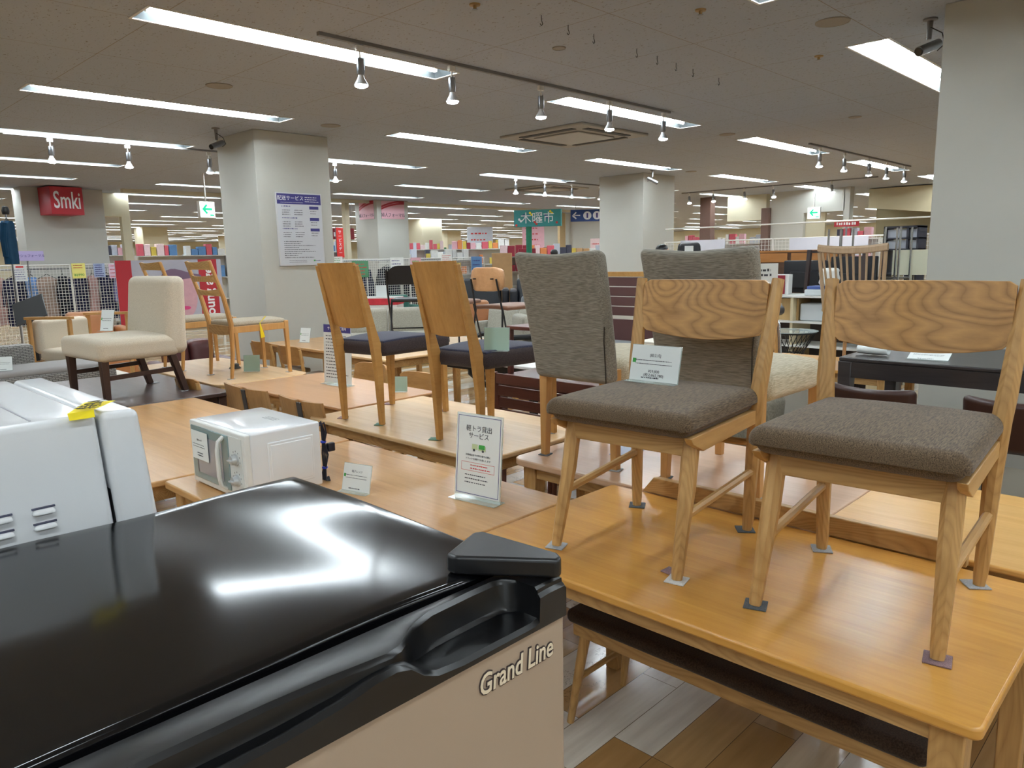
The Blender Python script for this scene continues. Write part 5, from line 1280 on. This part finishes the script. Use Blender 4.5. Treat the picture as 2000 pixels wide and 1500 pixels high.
# green thursday market sign on a pole
t = thing('market_sign', 'teal festive sign with white characters on a green pole', 'sign', (13.1, 11.85, 0), -62)
MB().box(-.56, -.06, 2.30, .56, .06, 2.68).build('panel', plain('teal print', (52, 138, 138), .6, var=.2), t, bevel=.01)
MB().tube([(-.22, 0, 2.3), (-.22, 0, 0)], .07, 10).build('pole', plain('green lattice wrap', (20, 120, 90), .5, var=.3), t)
text('木曜市', .27, INK_W, t, (0, -.063, 2.48), extrude=.002)
for i in range(16):
    c = (RED2, YELLOW, INK_B, INK_W)[i % 4]
    xx = -.5 + (i * .37) % 1.0; zz = 2.34 + (i * .23) % .3
    MB().lathe([(.028, 0), (.028, .004), (.001, .004)], 8).build('dot', c, t, loc=(xx, -.0605, zz), rot=(PI / 2, 0, 0))
# blue hanging guide sign
t, b = sign('blue hanging guide sign with white restroom symbols beside the middle pillar', (17.9, 13.75, 2.78), -50, 1.7, .34, plain('navy sign', (32, 66, 130), .5), None)
text('←', .3, INK_W, b, (-.68, -.013, 0), extrude=.001, bold=.006)
for k, xx in enumerate((-.36, -.08, .5)):
    MB().lathe([(.12, 0), (.12, .004), (.001, .004)], 20).build('symbol_disc', INK_W, b, loc=(xx, -.011, 0), rot=(PI / 2, 0, 0))
    MB().box(xx - .025, -.018, -.07, xx + .025, -.0155, .07).build('symbol_figure', INK_B, b, smooth=False)
for xx in (-.7, .7): MB().tube([(xx, 0, .17), (xx, 0, .32)], .01, 6).build('hanging_rod', STEEL, t)
t, b = sign('red shop sign above the far right goods', (17.0, 6.33, 2.19), -70, .5, .13, RED, None); lines(1, .4, 0, 0, 78, .06, y=-.013, parent=b, seg=.04, mat=INK_W); MB().tube([(0, .02, -.06), (0, .02, -2.19)], .02, 6).build('post', STEEL, t)
t, b = sign('teal festive sign peeping out beside the right white pillar', (13.0, 3.40, 2.47), -75, .3, .42, plain('teal print', (52, 138, 138)), None)
for i in range(6): MB().lathe([(.028, 0), (.028, .004), (.001, .004)], 8).build('dot', (YELLOW, INK_W, RED2)[i % 3], b, loc=(-.1 + .04 * i, -.012, -.15 + (i * .13) % .3), rot=(PI / 2, 0, 0))
MB().tube([(0, .02, .2), (0, .02, .63)], .01, 6).build('hanging_rod', STEEL, t)

# shop shelves with goods, each box a thing
PB = [plain('goods %d' % i, c, .6, var=.12) for i, c in enumerate(((214, 96, 110), (232, 180, 190), (224, 200, 90), (236, 236, 232), (150, 44, 60), (96, 140, 190), (190, 150, 104), (90, 150, 110), (226, 140, 80), (60, 62, 80), (200, 206, 220), (240, 214, 216)))]
CN = ['coral', 'pale pink', 'yellow', 'white', 'wine red', 'blue', 'cardboard brown', 'green', 'orange', 'dark navy', 'pale grey', 'blush']
_box = {}
def goods(x, y, z, w, d, h, ci, where, rz=0, group=None):
    key = ci
    if key not in _box:
        o = MB().box(-.5, -.5, 0, .5, .5, 1).build('product_box', PB[ci], smooth=False, bevel=.03, seg=1); _box[key] = o
    else:
        o = _box[key].copy(); COL.objects.link(o)
    o.location = (x, y, z); o.scale = (w, d, h); o.rotation_euler = (0, 0, math.radians(rz))
    tag(o, '%s packet or box of goods %s' % (CN[ci], where), 'product box', group or 'goods ' + where)
def gondola(label, x, y, rz, w, h, levels, where, seed, cols=None, d=.4, fill=.9, back=True):
    t = thing('shop_shelf', label, 'shelf', (x, y, 0), rz); h -= .12
    if back: MB().box(-w / 2, -.01, 0, w / 2, .01, h).build('back_panel', WHITE_M, t, smooth=False)
    for s in (-1, 1): MB().box(s * w / 2 - .015, -d, 0, s * w / 2 + .015, .02, h).build('upright', WHITE_M, t, smooth=False)
    rnd = random.Random(seed); R = Matrix.Rotation(math.radians(rz), 4, 'Z')
    for k in range(levels + 1):
        z = .12 + k * (h - .12) / levels
        MB().box(-w / 2, -d, z - .02, w / 2, 0, z).build('shelf_board', WHITE_M, t, smooth=False)
        xx = -w / 2 + .03
        if k < levels - 1: continue
        while xx < w / 2 - .06:
            bw = rnd.uniform(.09, .2); bh = min((h - .12) / levels * .85, rnd.uniform(.14, .3))
            if rnd.random() < fill and xx + bw < w / 2 - .02:
                p = R @ Vector((xx + bw / 2, -d * .5, 0))
                goods(x + p.x, y + p.y, z + .001, bw * .94, d * .7, bh, (cols or list(range(12)))[rnd.randrange(len(cols) if cols else 12)], where, rz)
            xx += bw + .005
gondola('white shop shelf with pink and wine red packets behind the plywood backed chair', 14.6, 13.6, -45, 1.5, 1.75, 4, 'on the shelf above the black sofas', 1, [0, 1, 4, 4, 8, 11])
gondola('white shop shelf with mixed packets left of the cardboard boxes', 13.2, 15.2, -35, 1.2, 1.7, 4, 'on the shelf left of the cardboard boxes', 2, [0, 1, 2, 3, 8, 11])
gondola('white shop shelf with grey goods behind the left grey high back chair', 17.2, 14.2, -45, 1.8, 1.8, 4, 'on the shelf behind the left grey chair', 3, [3, 10, 10, 6, 9, 2])
gondola('low white shop shelf right of the lit far pillar', 15.2, 18.8, -30, 2.2, 1.75, 3, 'on the low shelf right of the far pillar', 4, [3, 9, 10, 4, 5])
gondola('distant white shelf of goods in the middle of the far shop', 20.5, 23.5, -40, 3, 1.9, 3, 'on the distant middle shelf', 5)
gondola('white shelf of goods right of the billboard', 9.9, 21.4, -20, 2.4, 1.75, 3, 'on the shelf behind the notice pillar', 6, [1, 3, 10, 11, 9])
gondola('white shelf of colourful goods behind the billboard', 8.2, 20.0, -10, 2.2, 1.95, 3, 'on the shelf behind the billboard', 7, [2, 3, 9, 5, 0, 11])
gondola('white shelf of red and yellow goods left of the ladies formal pillar', 10.6, 18.0, -10, 1.2, 1.95, 3, 'on the shelf left of the ladies formal pillar', 8, [2, 4, 0, 3, 5])
gondola('distant shelf of goods at the far right through the fence', 21.5, 11.2, -75, 3.2, 2.0, 4, 'on the far right distant shelf', 9, [0, 1, 3, 10, 2, 9])
gondola('shelf of goods seen by the red shop sign at the right', 17.6, 6.3, -80, 1.0, 2.0, 4, 'on the shelf under the red shop sign', 10, [3, 1, 9, 10, 0])
gondola('white shelf of mixed goods behind the left navy chair', 11.6, 19.4, -25, 1.9, 2.0, 4, 'on the shelf behind the left navy chair', 11, [3, 1, 2, 10, 5, 0])
gondola('white shelf of pastel goods left of the market sign', 16.4, 19.6, -40, 2.4, 2.05, 4, 'on the shelf left of the market sign', 12, [1, 11, 2, 3, 0, 10])
gondola('shelf of orange and pink goods under the market sign', 15.6, 16.4, -42, 1.8, 2.0, 4, 'on the shelf under the market sign', 13, [0, 1, 8, 2, 4, 3])
gondola('distant shelf of dark and white goods at the far left', 6.6, 22.5, -8, 2.6, 2.0, 3, 'on the distant left shelf', 14, [3, 9, 1, 10, 2])
gondola('distant shelf with blue goods right of the narrow red banner', 13.6, 24.5, -28, 3.0, 2.1, 3, 'on the distant shelf by the red banner', 15, [5, 3, 9, 10, 1, 7])
for i, (x, y, z, w, h, c) in enumerate(((13.35, 13.3, 0, .5, 1.72, 6), (13.95, 13.0, 1.2, .42, .62, 4), (13.95, 13.0, 0, .5, 1.18, 3))):
    o = MB().box(-w / 2, -.2, 0, w / 2, .2, h).build('stacked_carton', PB[c], smooth=False, bevel=.01, loc=(x, y, z), rot=(0, 0, math.radians(-45)))
    tag(o, ['tall brown cardboard carton stack beside the wine red packets', 'wine red carton on top of the white one near the black sofas', 'white carton below the wine red one near the black sofas'][i], 'carton')
# posters on the far side
for i, (x, y, z, rz, w, h, c, l) in enumerate(((9.6, 13.96, 1.42, 0, .42, .36, 7, 'green and white leaflet on the middle fence'), (10.6, 13.96, 1.48, 0, .38, .36, 3, 'white and red leaflet on the middle fence'), (11.15, 13.96, 1.45, 0, .3, .4, 1, 'pink leaflet on the middle fence'),
                                           (12.1, 13.96, 1.62, 0, .34, .2, 3, 'white sign above the middle fence behind the right navy chair'), (13.1, 13.96, 1.4, 0, .36, .5, 5, 'blue and white poster at the right end of the middle fence'),
                                           (8.95, 13.96, 1.6, 0, .4, .2, 3, 'white card at the left end of the middle fence'))):
    t, b = sign(l, (x, y, z), rz, w, h, PB[c]); lines(4, w * .8, h * .3, -h * .3, i + 90, h * .06, y=-.013, parent=b, seg=w * .06, mat=(INK_R, INK_B, INK_G)[i % 3])
for i, (x, y, z, rz, w, h, c, l) in enumerate(((20.895, 16.2, 1.75, -90, .5, .9, 11, 'framed pink poster on the white far wall, left one'), (20.895, 15.4, 1.75, -90, .45, .9, 11, 'framed pink poster on the white far wall, right one'),
                                           (20.4, 21.5, 2.2, -45, 1.0, 1.2, 10, 'pale blue hanging panel far behind the market sign'), (17.9, 16.4, 2.25, -50, .7, .9, 1, 'pink sale poster hanging behind the market sign'), (17.9, 17.9, 1.95, -50, .3, .5, 2, 'yellow hanging poster in the far middle'))):
    t, b = sign(l, (x, y, z), rz, w, h, PB[c]); lines(4, w * .7, h * .3, -h * .3, i + 120, h * .05, y=-.013, parent=b, seg=w * .08, mat=INK_R)
    if i > 1:
        for xx in (-w * .4, w * .4): MB().tube([(xx, 0, h / 2), (xx, 0, CEIL - z)], .004, 5).build('hanging_wire', STEEL, t)
# black tv backs, hutch, safe, plastics at the right
PALE_B = plain("pale beige board", (206, 192, 158), .6)
t = thing("low_shelf", 'white two tier display shelf far right behind the oak chair', 'shelf', (8.2, 3.4, 0), 0)
for zz in (.60, .86, 1.135): MB().box(-.25, -.75, zz - .02, .25, .75, zz).build('shelf_board', WHITE_S, t, smooth=False)
for yy in (-.73, .1, .73): MB().box(-.24, yy - .015, 0, .24, yy + .015, 1.12).build('upright', PALE_B, t, smooth=False)
MB().box(.2, -.73, .86, .22, .73, 1.12).build('back_panel', PALE_B, t, smooth=False)
tag(MB().box(8.05, 3.46, .861, 8.35, 3.74, 1.10).build('board_panel', wood('mdf tan', (190, 158, 106), (200, 168, 116), 'Z', rough=.6), smooth=False), 'tan board panel standing in the white display shelf', 'board')
tag(MB().rbox(8.03, 3.18, .862, 8.3, 3.44, 1.05, .02, k=2, extra=2).build('storage_box', plain('frosted plastic', (206, 212, 216), .3), None), 'clear white storage box in the white display shelf', 'storage box')
tag(MB().rbox(8.03, 3.20, 1.136, 8.3, 3.40, 1.2, .01, k=2, extra=2).build('storage_box', plain('frosted plastic', (206, 212, 216))), 'small clear storage box on top of the white display shelf', 'storage box')
tag(MB().box(8.05, 3.22, 1.202, 8.28, 3.38, 1.235).build('blue_carton', plain('blue lid', (74, 96, 160), .5), bevel=.004), 'flat blue carton on the small clear storage box', 'carton')
ko = thing('wrapped_bundle', 'white plastic wrapped bundle on the display shelf beside the spindle back chair', 'bundle', (8.15, 3.22, 1.237), 0)
MB().rbox(-.1, -.12, 0, .1, .05, .19, .05, k=3, extra=3, fn=lambda q: (q[0], q[1] + .008 * math.sin(q[2] * 60), q[2])).build('wrap', WHITE_S, ko)
sf = thing('safe_box', 'small cabinet with dark red front and white sides at the right', 'cabinet', (8.15, 3.73, 1.136), 0)
MB().box(0, -.10, 0, .1, .08, .22).build('body', WHITE_S, sf, bevel=.004); MB().box(-.01, -.06, .006, 0, .078, .212).build('door', plain('dark red door', (134, 30, 48), .4), sf, bevel=.002)
MB().lathe([(.006, 0), (.006, .01), (.001, .01)], 8).build('knob', CHROME, sf, loc=(-.01, .05, .16), rot=(0, -PI / 2, 0))
for i, (y0, y1, z0, z1, l) in enumerate(((3.50, 4.02, 1.12, 1.50, 'black television back panel, left one far right'), (2.95, 3.46, 1.10, 1.54, 'black television back panel behind the spindle back chair'))):
    tv = thing('television', l, 'television', (8.9, (y0 + y1) / 2, 0), 0)
    w = y1 - y0
    MB().rbox(-.03, -w / 2, z0, .03, w / 2, z1, .012, k=2, extra=2).build('casing', plain('tv casing', (22, 24, 30), .4), tv); MB().box(-.05, -w / 3, z0 + .05, -.03, w / 3, z0 + .25).build('back_bulge', BLACKS, tv, bevel=.01)
    MB().box(-.02, -.04, .82, .02, .04, z0 + .02).build('stand', BLACKM, tv); MB().box(-.12, -.2, .80, .12, .2, .82).build('stand_base', BLACKM, tv)
tag(MB().box(8.65, 2.7, 0, 9.15, 4.15, .80).build('display_counter', plain('dark counter', (70, 60, 56), .5), bevel=.004), 'dark counter under the televisions at the far right', 'counter')
hu = thing('sideboard', 'orange brown wooden sideboard top behind the televisions', 'cabinet', (9.95, 4.35, 0), 0)
MB().box(-.2, -.7, 0, .2, .7, 1.60).build('body', wood('walnut body', (86, 60, 44), (106, 76, 56), 'Y', rough=.5), hu, bevel=.004); MB().box(-.22, -.72, 1.60, .22, .72, 1.625).build('top', wood('orange brown', (186, 122, 64), (206, 144, 84), 'Y', rough=.4), hu)
for yy in (-.33, .32): MB().box(-.215, yy - .3, 1.47, -.2, yy + .3, 1.59).build('drawer', wood('orange brown', 0, 0), hu, bevel=.003)
cs = thing('cube_shelf', 'black frame cube shelf with white bins at the far right', 'shelf', (10.0, 3.02, 0), 0)
MB().box(-.15, -.2, 0, .15, -.175, 1.88).box(-.15, .175, 0, .15, .2, 1.88).box(-.15, -.08, 0, .15, -.06, 1.88).box(-.15, -.2, 1.86, .15, .2, 1.885).box(-.15, -.2, 1.73, .15, .2, 1.745).box(-.15, -.2, 1.60, .15, .2, 1.615).box(-.15, -.2, 1.3, .15, .2, 1.32).build('frame', plain('charcoal frame', (58, 60, 72), .5), cs, smooth=False)
for zz in (1.617, 1.747):
    for y0, y1 in ((-.17, -.085), (-.055, .17)): MB().box(-.1, y0, zz, .1, y1, zz + .10).build('bin', plain('pale bin', (200, 204, 214), .5), cs, bevel=.003)
tag(MB().box(9.6, 2.62, 1.31, 9.62, 3.02, 1.60).box(9.6, 2.8, 0, 9.62, 2.84, 1.31).build('cream_board', plain('cream board', (224, 224, 200), .6), smooth=False), 'pale cream board in front of the black cube shelf', 'board')
cr_ = thing('wire_cart', 'chrome wire cart with upright poles behind the spindle back chair', 'cart', (9.38, 3.2, 0), 0)
for xx in (-.2, .2):
    for yy in (-.38, -.22, .28, .42): MB().tube([(xx, yy, 0), (xx, yy, 1.86)], .012, 8).build('pole', CHROME, cr_)
for zz in (.3, 1.22, 1.28): MB().tube([(-.2, -.38, zz), (.2, -.38, zz), (.2, .42, zz), (-.2, .42, zz), (-.2, -.38, zz)], .01, 6).build('shelf_rim', CHROME, cr_)
for i, (y, z, w, l) in enumerate(((7.1, 1.7, .9, 'white cloth panel on the right fence beside the middle pillar'), (5.0, 1.68, 1.25, 'white cloth panel on the right fence behind the spindle back chair'))):
    t, b = sign(l, (12.27, y - (.15 if i else 0), z), -90, w, .3, plain('white cloth', (214, 214, 224), .9), None)
t = thing('acrylic_sign', 'white floor sign with black lettering left of the red fronted cabinet', 'sign', (6.74, 3.217, 0), -72)
MB().box(-.10, -.01, 1.145, .10, 0, 1.50).build('panel', PAPER, t, smooth=False); MB().box(-.012, 0, 0, .012, .02, 1.1).build('post', STEEL, t); MB().box(-.12, -.1, 0, .12, .1, .01).build('base', STEEL, t)
lines(2, .13, 1.44, 1.395, 79, .024, y=-.013, parent=t, seg=.024); lines(2, .1, 1.31, 1.28, 3, .01, y=-.013, mat=INK_G, parent=t)
t = thing('leaning_frame', 'dark brown slatted bed frame side leaning before the televisions', 'bed frame', (8.55, 3.62, 0), 0)
MB().bar((-.05, .02, 0), (.08, -.01, 1.62), (.05, .04)).build('upright', DKW, t); MB().bar((.08, -.01, 1.6), (.08, -.62, 1.6), (.03, .03)).build('top_bar', DKW, t); MB().bar((-.05, -.66, 0), (.08, -.62, 1.62), (.05, .04)).build('upright', DKW, t)
# round oak back just seen right of the grey chair
curved_chair('dark tan round backed chair just seen right of the upper corner of the grey chair', (3.1, 1.62, .722), 0, mat=OAK_Z, w=.36, h=.86, sh=.45).location = (5.65, 2.83, .722)
tag(MB().box(5.25, 2.5, 0, 5.63, 3.1, .72).build('display_plinth', plain('pale plinth', (200, 196, 186)), bevel=.005), 'pale plinth under the round backed chair', 'plinth')
sofa('greige armchair with round wooden arm posts seen between the two oak chairs', (3.78, 2.15, 0), 180, .95, fabric('olive greige', (112, 106, 92), (136, 128, 112), 90), d=.8, h=.80, cushions=1)

# ---------------------------------------------------------------- people, heads seen over the chairs
SKIN = plain('skin', (206, 164, 138), .55); HAIR = plain('black hair', (22, 20, 22), .4)
def person(label, loc, rz, top):
    t = thing('person', label, 'person', loc, rz)
    def skin(name, verts, edges, rad, mat, parent, sub=1):
        me = bpy.data.meshes.new(name); me.from_pydata(verts, edges, []); me.materials.append(mat)
        o = bpy.data.objects.new(name, me); COL.objects.link(o); o.parent = parent
        o.modifiers.new('skin', 'SKIN'); s = o.modifiers.new('sub', 'SUBSURF'); s.levels = s.render_levels = sub
        for i, r in enumerate(rad): me.skin_vertices[0].data[i].radius = (r, r * (.72 if i < 4 else 1)) if not isinstance(r, tuple) else r
        me.skin_vertices[0].data[0].use_root = True
        return o
    v = [(0, 0, .95), (0, 0, 1.12), (0, 0, 1.32), (0, 0, 1.42), (0, .01, 1.50)]; e = [(0, 1), (1, 2), (2, 3), (3, 4)]; r = [.15, .13, .16, .12, .055]
    for s in (-1, 1):
        b = len(v)
        v += [(s * .18, 0, 1.40), (s * .23, 0, 1.12), (s * .24, -.06, .88), (s * .24, -.08, .80)]; e += [(3, b), (b, b + 1), (b + 1, b + 2), (b + 2, b + 3)]; r += [.055, .045, .032, .03]
        for k in range(4):
            q = len(v); v += [(s * (.245 - .0), -.055 - .022 * k, .75), (s * .235, -.055 - .024 * k, .70 - .008 * (k % 3))]; e += [(b + 3, q), (q, q + 1)]; r += [.01, .008]
        q = len(v); v += [(s * .215, -.05, .77), (s * .205, -.09, .73)]; e += [(b + 3, q), (q, q + 1)]; r += [.011, .009]
        b = len(v)
        v += [(s * .10, 0, .88), (s * .10, 0, .48), (s * .10, .01, .09), (s * .10, -.12, .04)]; e += [(0, b), (b, b + 1), (b + 1, b + 2), (b + 2, b + 3)]; r += [.085, .058, .04, .035]
    body = skin('body', v, e, r, SKIN, t)
    hd = MB().rbox(-.075, -.095, 1.52, .075, .095, 1.75, .074, k=5, extra=3, fn=lambda q: (q[0] * (.8 if q[2] < 1.58 else 1), q[1] - (.012 if q[2] < 1.6 and q[1] < 0 else 0), q[2])).build('head', SKIN, t)
    MB().tube([(0, -.09, 1.665), (0, -.118, 1.62), (0, -.092, 1.612)], [.008, .014, .01], 6).build('nose', SKIN, hd)
    for s in (-1, 1):
        MB().lathe([(.001, -.008), (.012, 0), (.001, .008)], 10, (s * .032, -.092, 1.655)).build('eye', INK_W, hd); MB().rbox(s * .078 - .008, -.015, 1.62, s * .078 + .008, .02, 1.68, .007, k=2, extra=1).build('ear', SKIN, hd)
    MB().box(-.022, -.098, 1.583, .022, -.09, 1.59).build('mouth', plain('lips', (170, 90, 86), .5), hd, bevel=.003)
    MB().rbox(-.088, -.088, 1.60, .088, .108, 1.775, .084, k=5, extra=3, fn=lambda q: (q[0], q[1] + (.05 if (q[1] < -.03 and q[2] < 1.69) else 0), q[2])).build('hair', HAIR, t)
    sh = [(0, 0, .93), (0, 0, 1.12), (0, 0, 1.33), (0, 0, 1.43)]
    skin('jacket', sh + [(-.19, 0, 1.40), (-.235, 0, 1.12), (-.245, -.05, .9), (.19, 0, 1.40), (.235, 0, 1.12), (.245, -.05, .9)], [(0, 1), (1, 2), (2, 3), (3, 4), (4, 5), (5, 6), (3, 7), (7, 8), (8, 9)], [.17, .15, .175, .12, .07, .058, .045, .07, .058, .045], GM['navy'], t)
    skin('trousers', [(0, 0, .95), (.1, 0, .86), (.1, 0, .48), (.1, .01, .1), (-.1, 0, .86), (-.1, 0, .48), (-.1, .01, .1)], [(0, 1), (1, 2), (2, 3), (0, 4), (4, 5), (5, 6)], [.16, .1, .075, .055, .1, .075, .055], GM['black'], t)
    t.scale = (top / 1.775,) * 3
    return t
person('person with short black hair, head showing before the middle pillar', (10.0, 6.47, 0), 30, 1.76)
person('person with black hair, head just showing over the left grey chair', (14.0, 12.15, 0), 150, 1.79)
hc = thing('office_chair', 'black high backed office chair with a white tag on its headrest', 'chair', (6.85, 4.12, .722), -150)
tag(MB().box(6.45, 3.75, 0, 7.25, 4.5, .72).build('display_plinth', plain('pale plinth', (200, 196, 186)), bevel=.005), 'pale plinth under the black office chair', 'plinth')
MB().rbox(-.25, -.25, .40, .25, .25, .5, .045, k=3, extra=3).build('seat', BLACKS, hc)
MB().rbox(-.31, -.2, .5, -.23, .2, .82, .035, k=3, extra=3).build('backrest', BLACKS, hc)
MB().rbox(-.33, -.13, .80, -.25, .13, 1.0, .04, k=3, extra=3, fn=lambda q: (q[0], q[1] * (1 - .9 * max(0, q[2] - .85)), q[2])).build('headrest', BLACKS, hc)
MB().box(-.245, -.045, .87, -.238, .045, .965).build('tag', PAPER, hc, smooth=False); MB().box(-.338, -.045, .87, -.331, .045, .965).build('tag', PAPER, hc, smooth=False)
MB().tube([(0, 0, .06), (0, 0, .4)], .025, 10).build('gas_lift', CHROME, hc)
for k in range(5): MB().bar((0, 0, .07), (.3 * math.cos(k * 1.257), .3 * math.sin(k * 1.257), .03), (.04, .03)).build('base_arm', BLACKM, hc)
# yellow sale tags tied to the ladder chair
yt2 = tag(MB().add([(0, 0, 0), (.004, .0, .0), (.03, -.015, -.11), (.0, -.005, -.12), (.05, .0, .05), (.055, 0, .045)], [(0, 1, 2, 3), (0, 4, 5, 1)]).build('sale_tag', YELLOW, smooth=False, loc=(2.80, 5.468, 1.14)), 'yellow sale tag tied to the side rail of the nearest ladder back chair', 'tag')
sd = yt2.modifiers.new('s', 'SOLIDIFY'); sd.thickness = .002

tag(MB().box(-.08, -.06, 0, .08, .06, .003).build('leaflet', plain('blue white leaflet', (176, 190, 220), .4), smooth=False, loc=(2.72, 1.93, .7215), rot=(0, 0, .3)), 'blue and white leaflet lying on the pinkish table behind the oak chair', 'leaflet')
